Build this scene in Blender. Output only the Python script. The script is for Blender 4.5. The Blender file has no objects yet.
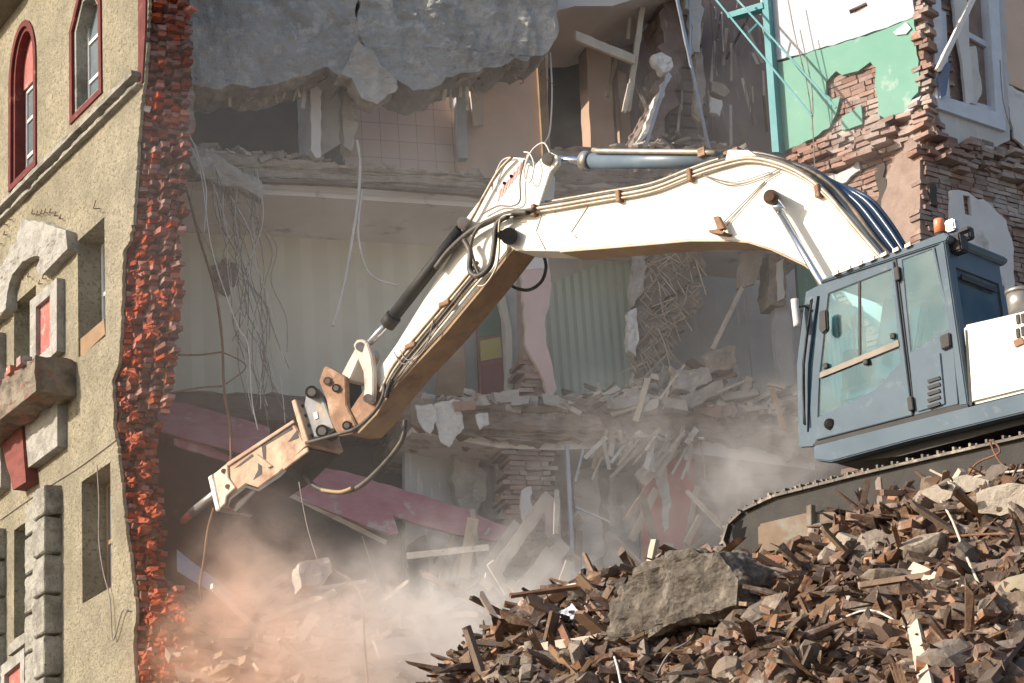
import bpy, bmesh, math, random
from mathutils import Vector, Matrix, noise
from mathutils.geometry import tessellate_polygon
R = math.radians
rnd = random.Random(7)
V = Vector
scn = bpy.context.scene
col = scn.collection

# ------------------------------------------------------------------ camera, sky, sun, exposure
W, H, FPX = 1024.0, 683.0, 2400.0
PITCH, ROLL = R(19.0), R(-4.0)
CAM = V((0, 0, 1.6))
_f = V((0, math.cos(PITCH), math.sin(PITCH)))
_r0 = V((1, 0, 0)); _u0 = V((0, -math.sin(PITCH), math.cos(PITCH)))
RT = _r0 * math.cos(ROLL) + _u0 * math.sin(ROLL)
UP = _u0 * math.cos(ROLL) - _r0 * math.sin(ROLL)
cd = bpy.data.cameras.new('camera'); cam = bpy.data.objects.new('camera', cd); col.objects.link(cam)
cd.sensor_width = 36; cd.lens = FPX / W * 36; cd.clip_end = 3000; cd.clip_start = 0.1
cam.matrix_world = Matrix(((RT.x, UP.x, -_f.x, CAM.x), (RT.y, UP.y, -_f.y, CAM.y), (RT.z, UP.z, -_f.z, CAM.z), (0, 0, 0, 1)))
scn.camera = cam
SUN_H = V((-0.95, -0.33, 0)).normalized(); SUN_EL = R(26)
SUN = SUN_H * math.cos(SUN_EL) + V((0, 0, math.sin(SUN_EL)))
world = bpy.data.worlds.new('World'); scn.world = world; world.use_nodes = True
wn = world.node_tree.nodes; wl = world.node_tree.links
sky = wn.new('ShaderNodeTexSky'); sky.sky_type = 'NISHITA'; sky.sun_disc = False
sky.sun_elevation = SUN_EL; sky.sun_rotation = math.atan2(SUN.x, SUN.y)
sky.air_density = 1.0; sky.dust_density = 2.0
wl.new(sky.outputs[0], wn['Background'].inputs[0]); wn['Background'].inputs[1].default_value = 0.15
sd = bpy.data.lights.new('sun', 'SUN'); sd.energy = 4.8; sd.angle = R(0.5); sd.color = (1.0, 0.90, 0.76)
so = bpy.data.objects.new('sun', sd); col.objects.link(so)
so.rotation_euler = SUN.to_track_quat('Z', 'Y').to_euler(); so.location = (-20, -10, 30)
scn.view_settings.view_transform = 'Standard'; scn.view_settings.look = 'None'
scn.view_settings.exposure = 0.42; scn.view_settings.gamma = 1.0
scn.render.engine = 'CYCLES'
cy = scn.cycles
cy.use_denoising = True; cy.max_bounces = 6; cy.diffuse_bounces = 3; cy.glossy_bounces = 3
cy.transmission_bounces = 4; cy.transparent_max_bounces = 12; cy.volume_bounces = 4
cy.volume_step_rate = 1.5; cy.use_adaptive_sampling = True; cy.adaptive_threshold = 0.02

# ------------------------------------------------------------------ helpers
def ray(px, py):
    return (RT * ((px - W / 2) / FPX) + UP * ((H / 2 - py) / FPX) + _f)
def P(px, py, d):
    return CAM + ray(px, py) * d

class Plane:
    """a vertical plane: u runs along it, z is up, n points away from the viewer"""
    def __init__(s, o, u):
        s.o = V(o); s.u = V((u[0], u[1], 0)).normalized(); s.n = V((-s.u.y, s.u.x, 0))
        if s.n.dot(s.o - CAM) < 0: s.n = -s.n
        s.o.z = 0.0
    def hit(s, p, c=0.0):
        d = ray(*p); o = s.o + s.n * c
        q = CAM + d * ((o - CAM).dot(s.n) / d.dot(s.n)) - s.o
        return (q.dot(s.u), q.z)
    def pt(s, a, b, c=0.0):
        return s.o + s.u * a + V((0, 0, b)) + s.n * c
    def at(s, p, c=0.0):
        return s.pt(*s.hit(p, c), c)

def ragged(poly, amp, step, seed=0, keep=None):
    """break straight edges of an (a, b) outline up into an uneven line"""
    rr = random.Random(seed); out = []
    n = len(poly)
    for i in range(n):
        p, q = poly[i], poly[(i + 1) % n]
        out.append(p)
        if keep and i in keep: continue
        L = math.hypot(q[0] - p[0], q[1] - p[1]); k = int(L / step)
        for j in range(1, k):
            t = j / k
            s = amp * (1.6 if rr.random() < .2 else .8)
            out.append((p[0] + (q[0] - p[0]) * t + rr.uniform(-s, s), p[1] + (q[1] - p[1]) * t + rr.uniform(-s, s)))
    return out

class MB:
    def __init__(s): s.v = []; s.f = []; s.uv = []; s.sm = []
    def add(s, vs, fs, uv=None, smooth=False):
        b = len(s.v)
        s.v += [V(x) for x in vs]; s.f += [tuple(i + b for i in f) for f in fs]
        s.uv += uv if uv else [(0.0, 0.0)] * len(vs); s.sm += [smooth] * len(fs)
        return s
    def prism(s, pl, loops, c0, c1):
        """loops: outline then holes, in (a, b) of the plane"""
        if not isinstance(loops[0], list): loops = [list(loops)]
        pts = [p for l in loops for p in l]; n = len(pts)
        tris = tessellate_polygon([[V((p[0], p[1], 0)) for p in l] for l in loops])
        vs = [pl.pt(a, b, c0) for a, b in pts] + [pl.pt(a, b, c1) for a, b in pts]
        fs = [tuple(t) for t in tris] + [tuple(i + n for i in reversed(t)) for t in tris]
        k = 0
        for l in loops:
            m = len(l)
            fs += [(k + i, k + (i + 1) % m, n + k + (i + 1) % m, n + k + i) for i in range(m)]
            k += m
        return s.add(vs, fs, [tuple(p) for p in pts] * 2)
    def px(s, pl, poly, c0, c1, rag=0, step=.12, seed=0, keep=None, holes=()):
        l = [pl.hit(p, c0) for p in poly]
        if rag: l = ragged(l, rag, step, seed, keep)
        return s.prism(pl, [l] + [[pl.hit(p, c0) for p in h] for h in holes], c0, c1)
    def box(s, c, x, y, z):
        c = V(c); x = V(x); y = V(y); z = V(z)
        vs = [c + x * i + y * j + z * k for k in (-1, 1) for j in (-1, 1) for i in (-1, 1)]
        return s.add(vs, [(0, 2, 3, 1), (4, 5, 7, 6), (0, 1, 5, 4), (2, 6, 7, 3), (0, 4, 6, 2), (1, 3, 7, 5)])
    def beam(s, p, q, w, h, up=(0, 0, 1), taper=1.0):
        p = V(p); q = V(q); d = (q - p).normalized(); x = d.cross(V(up))
        if x.length < 1e-4: x = d.cross(V((1, 0, 0)))
        x.normalize(); y = x.cross(d)
        vs = []
        for c, t in ((p, 1), (q, taper)):
            vs += [c + x * w / 2 * i * t + y * h / 2 * j * t for i, j in ((-1, -1), (1, -1), (1, 1), (-1, 1))]
        return s.add(vs, [(3, 2, 1, 0), (4, 5, 6, 7)] + [(i, (i + 1) % 4, 4 + (i + 1) % 4, 4 + i) for i in range(4)])
    def tube(s, pts, r, seg=8, r2=None):
        pts = [V(p) for p in pts]; n = len(pts); vs = []; fs = []
        prev = None
        for i, p in enumerate(pts):
            d = (pts[min(i + 1, n - 1)] - pts[max(i - 1, 0)]).normalized()
            x = d.cross(V((0, 0, 1))) if prev is None else prev - d * prev.dot(d)
            if x.length < 1e-3: x = d.cross(V((1, 0, 0)))
            x.normalize(); prev = x; y = d.cross(x)
            rr = r if r2 is None else r + (r2 - r) * i / (n - 1)
            vs += [p + (x * math.cos(2 * math.pi * k / seg) + y * math.sin(2 * math.pi * k / seg)) * rr for k in range(seg)]
        for i in range(n - 1):
            fs += [(i * seg + k, i * seg + (k + 1) % seg, (i + 1) * seg + (k + 1) % seg, (i + 1) * seg + k) for k in range(seg)]
        s.add(vs, fs, smooth=True)
        b = len(s.v) - len(vs)
        s.f += [tuple(b + k for k in reversed(range(seg))), tuple(b + (n - 1) * seg + k for k in range(seg))]; s.sm += [False, False]
        return s
    def cyl(s, p, q, r, seg=16, r2=None): return s.tube([p, q], r, seg, r2)
    def build(s, name, mat, parent=None, bevel=0):
        me = bpy.data.meshes.new(name); me.from_pydata(s.v, [], s.f)
        for p, sm in zip(me.polygons, s.sm): p.use_smooth = sm
        uvl = me.uv_layers.new(name='UVMap')
        for l in me.loops: uvl.data[l.index].uv = s.uv[l.vertex_index]
        bm = bmesh.new(); bm.from_mesh(me); bmesh.ops.recalc_face_normals(bm, faces=bm.faces[:])
        if bevel:
            bmesh.ops.bevel(bm, geom=[e for e in bm.edges if len(e.link_faces) == 2 and e.calc_face_angle(0) > .5], offset=bevel, segments=2, affect='EDGES', clamp_overlap=True)
        bm.to_mesh(me); bm.free()
        if mat: me.materials.append(mat)
        o = bpy.data.objects.new(name, me); col.objects.link(o)
        if parent:
            o.parent = parent; o.matrix_parent_inverse = world_of(parent).inverted()
        return o

def world_of(o):
    m = o.matrix_basis.copy()
    if o.parent: m = world_of(o.parent) @ o.matrix_parent_inverse @ m
    return m
def tag(o, label=None, cat=None, group=None, kind=None):
    if label: o['label'] = label
    if cat: o['category'] = cat
    if group: o['group'] = group
    if kind: o['kind'] = kind
    return o
def thing(name, loc, label, cat, group=None):
    o = bpy.data.objects.new(name, None); col.objects.link(o); o.location = loc; o.empty_display_size = .3
    return tag(o, label, cat, group)
def spline(pts, n=6):
    pts = [V(p) for p in pts]; out = []
    for i in range(len(pts) - 1):
        p0 = pts[max(i - 1, 0)]; p1 = pts[i]; p2 = pts[i + 1]; p3 = pts[min(i + 2, len(pts) - 1)]
        for j in range(n):
            t = j / n
            out.append(.5 * ((2 * p1) + (p2 - p0) * t + (2 * p0 - 5 * p1 + 4 * p2 - p3) * t * t + (3 * p1 - p0 - 3 * p2 + p3) * t ** 3))
    return out + [pts[-1]]
def roughen(o, L, amp, sc=3.0, seed=0, crumb=0.0):
    """subdivide a mesh to edges of L and push its surface about with noise"""
    me = o.data; bm = bmesh.new(); bm.from_mesh(me)
    bmesh.ops.triangulate(bm, faces=bm.faces[:])
    for _ in range(7):
        es = [e for e in bm.edges if e.calc_length() > L]
        if not es or len(bm.faces) > 60000: break
        bmesh.ops.subdivide_edges(bm, edges=es, cuts=1); bmesh.ops.triangulate(bm, faces=bm.faces[:])
    bm.normal_update(); off = V((seed * 7.3, seed * 3.1, seed))
    for v in bm.verts:
        p = v.co * sc + off
        d = noise.fractal(p, .9, 2.0, 4) * amp
        v.co += v.normal * d + noise.noise_vector(p * 2.3) * crumb
    bm.to_mesh(me); bm.free()
    return o

# ------------------------------------------------------------------ materials
def srgb(h):
    h = h.lstrip('#'); c = [int(h[i:i + 2], 16) / 255 for i in (0, 2, 4)]
    return tuple(x / 12.92 if x <= .04045 else ((x + .055) / 1.055) ** 2.4 for x in c) + (1,)
def colr(c): return srgb(c) if isinstance(c, str) else tuple(c) + (1,)
_mats = {}
def M(name, c1, c2=None, scale=3.0, c3=None, scale3=.8, t3=.58, w3=.06, rough=.85, bump=.15, bscale=25, bdist=.02, metal=0.0, rand=0.0, island=0.0, pat=None, spec=.3, streak=False, coord='Object', specks=None):
    """noise-mottled surface: c1 to c2 at one scale, worn patches of c3 at another, bump"""
    if name in _mats: return _mats[name]
    m = bpy.data.materials.new(name); m.use_nodes = True; nt = m.node_tree; N = nt.nodes; L = nt.links
    b = N['Principled BSDF']; b.inputs['Roughness'].default_value = rough; b.inputs['Metallic'].default_value = metal
    b.inputs['Specular IOR Level'].default_value = spec
    tc = N.new('ShaderNodeTexCoord'); src = tc.outputs[coord]
    def nz(sc, det=6, rgh=.6, vec=None):
        n = N.new('ShaderNodeTexNoise'); n.inputs['Scale'].default_value = sc; n.inputs['Detail'].default_value = det; n.inputs['Roughness'].default_value = rgh
        L.new(vec or src, n.inputs['Vector']); return n.outputs[0]
    def ramp(x, lo, hi):
        r = N.new('ShaderNodeMapRange'); r.inputs[1].default_value = lo; r.inputs[2].default_value = hi; L.new(x, r.inputs[0]); return r.outputs[0]
    def mix(f, a, c, blend='MIX'):
        x = N.new('ShaderNodeMix'); x.data_type = 'RGBA'; x.blend_type = blend
        if isinstance(f, float): x.inputs[0].default_value = f
        else: L.new(f, x.inputs[0])
        for s_, i in ((a, 6), (c, 7)):
            if isinstance(s_, tuple): x.inputs[i].default_value = s_
            else: L.new(s_, x.inputs[i])
        return x.outputs[2]
    c = colr(c1); hgt = nz(bscale, 8, .7)
    if pat:
        kind, pa, pb, cols = pat
        if kind in ('brick', 'tile'):
            t = N.new('ShaderNodeTexBrick'); t.inputs['Scale'].default_value = 1.0
            t.inputs['Brick Width'].default_value = pa; t.inputs['Row Height'].default_value = pb; t.inputs['Mortar Size'].default_value = .008 if kind == 'brick' else .004
            if kind == 'tile': t.offset = 0
            t.inputs['Color1'].default_value = c; t.inputs['Color2'].default_value = colr(c2 or c1); t.inputs['Mortar'].default_value = colr(cols)
            L.new(tc.outputs['UV'], t.inputs['Vector']); c = t.outputs[0]
        else:
            sx = N.new('ShaderNodeSeparateXYZ'); L.new(tc.outputs['UV'], sx.inputs[0])
            mm = N.new('ShaderNodeMath'); mm.operation = 'PINGPONG'; mm.inputs[1].default_value = pa; L.new(sx.outputs[0 if kind == 'stripe' else 1], mm.inputs[0])
            c = mix(ramp(mm.outputs[0], pa * pb, pa * (pb + .15)), c, colr(cols))
            c = mix(ramp(nz(scale), .4, .7), c, colr(c2) if c2 else c)
    elif c2:
        c = mix(ramp(nz(scale), .35, .65), c, colr(c2))
    if c3:
        vec = None
        if streak:
            mp = N.new('ShaderNodeMapping'); mp.inputs['Scale'].default_value = (4, 4, .5); L.new(src, mp.inputs[0]); vec = mp.outputs[0]
        c = mix(ramp(nz(scale3, 8, .65, vec), t3 - w3, t3 + w3), c, colr(c3))
    if specks:
        sc_, lo_, hi_, cs_ = specks
        c = mix(ramp(nz(sc_, 3, .6), lo_, hi_), c, colr(cs_))
    if rand or island:
        if island:
            g = N.new('ShaderNodeNewGeometry'); rv = g.outputs['Random Per Island']; k = island
        else:
            g = N.new('ShaderNodeObjectInfo'); rv = g.outputs['Random']; k = rand
        h = N.new('ShaderNodeHueSaturation')
        m1 = N.new('ShaderNodeMapRange'); m1.inputs[3].default_value = 1 - k; m1.inputs[4].default_value = 1 + k; L.new(rv, m1.inputs[0]); L.new(m1.outputs[0], h.inputs['Value'])
        m0 = N.new('ShaderNodeMath'); m0.operation = 'MULTIPLY_ADD'; m0.inputs[1].default_value = 7.31; m0.inputs[2].default_value = 0; L.new(rv, m0.inputs[0])
        m2 = N.new('ShaderNodeMath'); m2.operation = 'FRACT'; L.new(m0.outputs[0], m2.inputs[0])
        m3 = N.new('ShaderNodeMapRange'); m3.inputs[3].default_value = 1 - k * .9; m3.inputs[4].default_value = 1 + k * .4; L.new(m2.outputs[0], m3.inputs[0]); L.new(m3.outputs[0], h.inputs['Saturation'])
        L.new(c, h.inputs['Color']) if not isinstance(c, tuple) else setattr(h.inputs['Color'], 'default_value', c)
        c = h.outputs[0]
    if isinstance(c, tuple): b.inputs['Base Color'].default_value = c
    else: L.new(c, b.inputs['Base Color'])
    if bump:
        bp = N.new('ShaderNodeBump'); bp.inputs['Strength'].default_value = bump; bp.inputs['Distance'].default_value = bdist
        L.new(hgt, bp.inputs['Height']); L.new(bp.outputs[0], b.inputs['Normal'])
    _mats[name] = m
    return m
def glass(name, tint, gloss=.25):
    m = bpy.data.materials.new(name); m.use_nodes = True; N = m.node_tree.nodes; L = m.node_tree.links
    N.remove(N['Principled BSDF'])
    t = N.new('ShaderNodeBsdfTransparent'); t.inputs[0].default_value = tint + (1,)
    g = N.new('ShaderNodeBsdfGlossy'); g.inputs[0].default_value = (.44, .62, .70, 1); g.inputs[1].default_value = .03
    d = N.new('ShaderNodeBsdfDiffuse'); d.inputs[0].default_value = (.5, .48, .43, 1)      # a film of dust
    tc = N.new('ShaderNodeTexCoord'); nz = N.new('ShaderNodeTexNoise'); nz.inputs['Scale'].default_value = 2.5; nz.inputs['Detail'].default_value = 7; L.new(tc.outputs['Object'], nz.inputs[0])
    mr = N.new('ShaderNodeMapRange'); mr.inputs[1].default_value = .35; mr.inputs[2].default_value = .8; mr.inputs[3].default_value = .03; mr.inputs[4].default_value = .22; L.new(nz.outputs[0], mr.inputs[0])
    lw = N.new('ShaderNodeLayerWeight'); lw.inputs[0].default_value = gloss
    ad = N.new('ShaderNodeMath'); ad.operation = 'MULTIPLY_ADD'; ad.inputs[1].default_value = .7; ad.inputs[2].default_value = gloss * .16; L.new(lw.outputs['Fresnel'], ad.inputs[0])
    a = N.new('ShaderNodeMixShader'); L.new(ad.outputs[0], a.inputs[0]); L.new(t.outputs[0], a.inputs[1]); L.new(g.outputs[0], a.inputs[2])
    b = N.new('ShaderNodeMixShader'); L.new(mr.outputs[0], b.inputs[0]); L.new(a.outputs[0], b.inputs[1]); L.new(d.outputs[0], b.inputs[2])
    L.new(b.outputs[0], N['Material Output'].inputs[0])
    return m

stucco = M('stucco', (.64, .57, .41), (.50, .445, .315), 7, (.34, .30, .215), 1.1, .57, .16, rough=.95, bump=1.0, bscale=18, bdist=.16, specks=(19, .54, .64, (.32, .28, .195)), streak=False)
plaster_grey = M('grey_render', (.47, .45, .39), (.35, .335, .29), 5, (.20, .185, .155), 2.2, .58, .10, bump=1.0, bscale=14, bdist=.08, specks=(26, .58, .70, (.17, .155, .125)))
red_plaster = M('red_plaster', (.145, .034, .03), (.10, .024, .022), 4, (.28, .12, .10), 3, .66, .05, bump=.8, bscale=20, bdist=.02)
pink_plaster = M('pink_render', (.40, .145, .125), (.30, .10, .09), 6, (.55, .32, .27), 4, .62, .06, bump=.8, bscale=30, bdist=.02)
brick_red = M('red_brick', (.42, .078, .03), (.24, .048, .022), 1.8, (.16, .085, .06), 1.3, .58, .08, bump=.9, bscale=20, bdist=.05, island=.5)
mortar = M('mortar', (.22, .11, .075), (.14, .07, .05), 5, bump=.8, bscale=18, bdist=.04)
brick_dusty = M('dusty_brick', (.25, .14, .105), (.30, .20, .165), 1.5, (.40, .345, .31), 1.2, .56, .10, bump=.8, bscale=25, island=.25)
mortar_dusty = M('dusty_mortar', (.33, .25, .21), (.25, .18, .15), 4, bump=.8, bscale=14, bdist=.04)
wood_old = M('old_wood', (.30, .20, .12), (.20, .125, .075), 3, bump=.5, bscale=30)
iron_dark = M('dark_iron', (.05, .045, .04), (.09, .06, .04), 6, rough=.6, bump=.2)
paint_white = M('window_white', (.62, .63, .62), (.52, .52, .50), 6, rough=.6, bump=.1)
pane_dark = M('window_pane', (.10, .13, .15), (.16, .19, .21), 1.2, rough=.12, bump=.0, spec=.6)
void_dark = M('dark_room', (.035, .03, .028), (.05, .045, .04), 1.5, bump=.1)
concrete = M('concrete', (.52, .505, .48), (.33, .32, .305), 1.6, (.62, .60, .57), 3.2, .58, .07, bump=1.0, bscale=26, bdist=.06)
concrete_lt = M('pale_concrete', (.47, .44, .40), (.34, .31, .28), 2.5, (.25, .23, .20), 2, .64, .06, bump=.8, bscale=14, bdist=.04)
concrete_br = M('dusty_concrete', (.42, .36, .30), (.31, .26, .21), 3, (.44, .37, .30), 5, .6, .07, bump=.9, bscale=14, bdist=.04)
plaster_w = M('white_plaster', (.68, .66, .64), (.60, .58, .55), 2, (.42, .38, .34), 1.4, .64, .05, bump=.3, bscale=14)
plaster_g = M('grey_plaster', (.54, .53, .51), (.44, .43, .41), 1.5, (.56, .55, .54), 2.2, .60, .05, bump=.4, bscale=12, streak=True)
green_paint = M('green_paint', (.13, .295, .23), (.16, .33, .265), 1.2, (.30, .40, .35), 3, .66, .05, rough=.7, bump=.15, bscale=15)
teal_paint = M('teal_paint', (.075, .25, .27), (.11, .29, .32), 3, (.4, .38, .34), 6, .66, .05, rough=.6, bump=.1)
peach = M('peach_plaster', (.64, .47, .36), (.57, .42, .33), 2, (.60, .50, .43), 1.2, .64, .06, bump=.2, bscale=14)
brownwall = M('brown_wall', (.27, .20, .175), (.22, .165, .145), 1.5, (.36, .29, .26), 2.4, .62, .06, bump=.4, bscale=14, streak=True)
tilewall = M('pink_tile', (.66, .54, .50), (.70, .59, .55), 2, (.66, .60, .56), .7, .66, .05, rough=.4, bump=.05, pat=('tile', .3, .3, (.32, .25, .22)))
stripe_ol = M('striped_wallpaper', (.72, .71, .60), (.66, .65, .54), .8, (.50, .49, .41), 1.0, .66, .08, bump=.1, bscale=20, pat=('stripe', .22, .35, (.65, .63, .52)))
stripe_gr = M('green_wallpaper', (.54, .62, .53), (.48, .54, .46), .8, (.40, .42, .36), 2, .66, .06, bump=.1, pat=('stripe', .075, .5, (.34, .40, .32)))
ceil_m = M('ceiling_plaster', (.72, .69, .65), (.65, .62, .58), 1.0, (.30, .27, .24), 1.4, .62, .06, bump=.3, bscale=8, pat=('rows', .35, .93, (.30, .27, .24)))
maroon = M('maroon_boards', (.38, .14, .16), (.44, .22, .235), 3, (.45, .36, .33), 2.6, .63, .05, rough=.75, bump=.3, bscale=14)
dirty = M('dirty_floor', (.33, .26, .21), (.22, .17, .135), 3, (.36, .30, .25), 2, .6, .06, bump=.8, bscale=12, bdist=.04)
wood_pale = M('pale_wood', (.54, .46, .37), (.42, .35, .27), 3, (.28, .2, .14), 3, .64, .06, bump=.5, bscale=30, rand=.25)
wood_br = M('brown_wood', (.235, .15, .095), (.135, .085, .055), 3, (.42, .31, .21), 3, .62, .06, bump=.5, bscale=30, rand=.45)
coral = M('coral_paint', (.62, .17, .14), (.54, .14, .115), 1.6, (.55, .40, .34), 2, .64, .05, bump=.2)
cloth = M('dusty_cloth', (.66, .64, .60), (.55, .53, .49), 4, bump=.3, bscale=20)
galv = M('galvanised_steel', (.42, .45, .50), (.34, .37, .42), 4, rough=.4, metal=.5, bump=.05)
rubber = M('black_hose', (.035, .034, .033), (.10, .085, .07), 5, (.24, .18, .12), 2.2, .64, .06, rough=.5, bump=.05)
cable_w = M('pale_cable', (.60, .58, .55), (.5, .47, .44), 5, rough=.6, bump=0)
cable_d = M('grey_wire', (.19, .165, .15), (.26, .22, .19), 5, rough=.7, bump=0)
rust_bar = M('rusty_bar', (.13, .07, .045), (.2, .1, .06), 6, rough=.85, bump=.2)
# ------------------------------------------------------------------ ground
gm = M('site_earth', (.27, .21, .16), (.20, .155, .12), .6, (.33, .28, .23), .2, .6, .08, bump=.8, bscale=4, bdist=.1)
g = MB(); NG = 40
gv = [V((-400 + 800 * i / NG, -300 + 1500 * j / NG, 0)) for j in range(NG + 1) for i in range(NG + 1)]
g.add(gv, [(j * (NG + 1) + i, j * (NG + 1) + i + 1, (j + 1) * (NG + 1) + i + 1, (j + 1) * (NG + 1) + i) for j in range(NG) for i in range(NG)])
tag(g.build('ground', gm), kind='structure')
#--SETTING--
# ------------------------------------------------------------------ left wing: standing facade with the torn brick end
F = Plane(P(130, 400, 33.0), (.545, -.839))       # u runs to the right and towards the viewer
TH = .62                                           # wall thickness
wing = thing('apartment_building', F.pt(-3, 0, 2), 'ochre rough-cast apartment building with red arched windows and a torn red brick end', 'building')
wing.location.z = 0
fh = F.hit
def rect(x0, x1, yt0, yt1, yb0, yb1):
    """an upright opening from its px corners, squared up in the wall"""
    a = [fh(p) for p in ((x0, yt0), (x1, yt1), (x1, yb1), (x0, yb0))]
    u0 = (a[0][0] + a[3][0]) / 2; u1 = (a[1][0] + a[2][0]) / 2; t = (a[0][1] + a[1][1]) / 2; b = (a[2][1] + a[3][1]) / 2
    return u0, u1, b, t
edge_px = [(150, -25), (146, 60), (143, 90), (140, 110), (139, 135), (136, 180), (132, 230), (130, 240), (123, 252), (122, 290), (121, 330), (118, 365), (112, 380), (114, 410), (113, 425), (117, 445), (120, 470), (123, 500), (127, 540), (132, 575), (136, 610), (133, 650), (138, 690), (136, 760)]
edge = [fh(p) for p in edge_px]
def edge_u(v):
    for (u0, v0), (u1, v1) in zip(edge, edge[1:]):
        if v1 <= v <= v0: return u0 + (u1 - u0) * (v0 - v) / (v0 - v1)
    return edge[0][0] if v > edge[0][1] else edge[-1][0]
w4 = rect(14, 36, 305, 284, 396, 376); w5 = rect(78, 105, 241, 216, 358, 337)
w6 = rect(14, 36, 529, 516, 638, 627); w7 = rect(82, 111, 481, 462, 604, 587)
def arch(x0, x1, ytop, yb0, yb1, kind):
    u0, u1 = fh((x0, 100))[0], fh((x1, 100))[0]
    t = fh(((x0 + x1) / 2, ytop))[1]; b = (fh((x0, yb0))[1] + fh((x1, yb1))[1]) / 2; w = u1 - u0; m = (u0 + u1) / 2
    if kind == 'round':
        sp = t - w * .75
        return [(u0, b), (u1, b), (u1, sp)] + [(m + w / 2 * math.cos(k * math.pi / 12), sp + w * .75 * math.sin(k * math.pi / 12)) for k in range(1, 12)] + [(u0, sp)], (u0, u1, b, sp, t)
    c = w * .3
    return [(u0, b), (u1, b), (u1, t - c * 1.3), (u1 - c, t), (u0 + c, t), (u0, t - c * 1.3)], (u0, u1, b, t - c * 1.3, t)
A1, a1 = arch(10, 37, 22, 190, 168, 'round')
A2, a2 = arch(71, 103, -14, 122, 96, 'chamfer')
def rl(w): return [(w[0], w[2]), (w[1], w[2]), (w[1], w[3]), (w[0], w[3])]
TOPZ = edge[0][1] + 2.5
edge.insert(0, (edge[0][0], TOPZ)); edge.append((edge[-1][0], .8))
rag_edge = ragged(edge, .032, .055, 3)
rag_edge = rag_edge[:max(i for i, p in enumerate(rag_edge) if p == edge[-1]) + 1]
outer = [(-11.0, TOPZ)] + rag_edge + [(-11.0, .8)]
wb = MB().prism(F, [outer, rl(w4), rl(w5), rl(w6), rl(w7), A1, A2], 0, .05)
roughen(wb.build('wall', stucco, wing), 9, 0)
# more wall behind the stucco leaf, rooms dark within
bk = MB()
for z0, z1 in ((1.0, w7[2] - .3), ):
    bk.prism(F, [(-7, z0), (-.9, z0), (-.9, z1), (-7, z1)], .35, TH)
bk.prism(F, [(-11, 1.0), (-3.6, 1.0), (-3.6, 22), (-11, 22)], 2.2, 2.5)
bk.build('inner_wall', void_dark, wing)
# red lined openings of the top floor
def lining(loop, w, c0, c1, m, name, par):
    cx = sum(p[0] for p in loop) / len(loop); cz = sum(p[1] for p in loop) / len(loop)
    inner = []
    n = len(loop)
    for i in range(n):
        p, a, b = loop[i], loop[i - 1], loop[(i + 1) % n]
        d1 = V((p[0] - a[0], p[1] - a[1])).normalized(); d2 = V((b[0] - p[0], b[1] - p[1])).normalized()
        nn = V((-(d1.y + d2.y), d1.x + d2.x)).normalized()
        k = w / max(.4, nn.dot(V((-d1.y, d1.x))))
        inner.append((p[0] + nn.x * k, p[1] + nn.y * k))
    return MB().prism(F, [loop, inner], c0, c1).build(name, m, par), inner
def window(u0, u1, b, t, c, bars, par, fw=.06, m=None):
    f = MB(); m = m or paint_white
    f.prism(F, [[(u0, b), (u1, b), (u1, t), (u0, t)], [(u0 + fw, b + fw), (u1 - fw, b + fw), (u1 - fw, t - fw), (u0 + fw, t - fw)]], c, c + .07)
    for kind, k in bars:
        if kind == 'v': x = u0 + (u1 - u0) * k; f.prism(F, [(x - fw / 2, b + fw + .003), (x + fw / 2, b + fw + .003), (x + fw / 2, t - fw - .003), (x - fw / 2, t - fw - .003)], c + .004, c + .06)
        else: z = b + (t - b) * k; f.prism(F, [(u0 + fw + .003, z - fw / 2), (u1 - fw - .003, z - fw / 2), (u1 - fw - .003, z + fw / 2), (u0 + fw + .003, z + fw / 2)], c + .002, c + .064)
    o = f.build('window_frame', m, par)
    MB().prism(F, [(u0 + .01, b + .01), (u1 - .01, b + .01), (u1 - .01, t - .01), (u0 + .01, t - .01)], c + .03, c + .045).build('window_pane', pane_dark, o)
    return o
for lp, a in ((A1, a1), (A2, a2)):
    win = MB()
    o, inner = lining(lp, .10, -.03, .13, red_plaster, 'window_surround', wing)
    lining(inner, .07, .02, .30, plaster_grey if lp is A2 else red_plaster, 'window_reveal', wing)
    if lp is A1:
        MB().prism(F, [p for p in inner if p[1] > a[3] - .25] if False else [(a[0] + .1, a[3] - .12), (a[1] - .1, a[3] - .12)] + [q for q in inner if q[1] >= a[3] - .001], .16, .3).build('tympanum', pink_plaster, wing)
        window(a[0] + .17, a[1] - .12, a[2] + .1, a[3] - .13, .2, [('v', .5), ('h', .28), ('h', .66)], wing, .055)
    else:
        window(a[0] + .17, a[1] - .12, a[2] + .1, a[4] - .12, .2, [('v', .5), ('h', .3), ('h', .66)], wing, .055)
# sliver of a third red window by the torn edge
q = MB().px(F, [(138, -20), (146, -20), (145, 30), (142, 82), (138, 84)], -.03, .04)
q.build('window_surround', red_plaster, wing)
for w, bars in ((w4, [('v', .5), ('h', .6)]), (w5, [('v', .5), ('h', .55)]), (w6, [('v', .5)]), (w7, [('v', .45), ('h', .5)])):
    window(w[0] + .02, w[1] - .02, w[2] + .02, w[3] - .02, .36, bars, wing, .06, paint_white if w is not w7 else wood_old)
for w in (w4, w5, w6, w7):
    lo = rl(w); k = .004
    ou = [(w[0] - .06, w[2] - .06), (w[1] + .06, w[2] - .06), (w[1] + .06, w[3] + .06), (w[0] - .06, w[3] + .06)]
    MB().prism(F, [ou, lo], .052, .42).build('window_reveal', stucco, wing)
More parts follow.
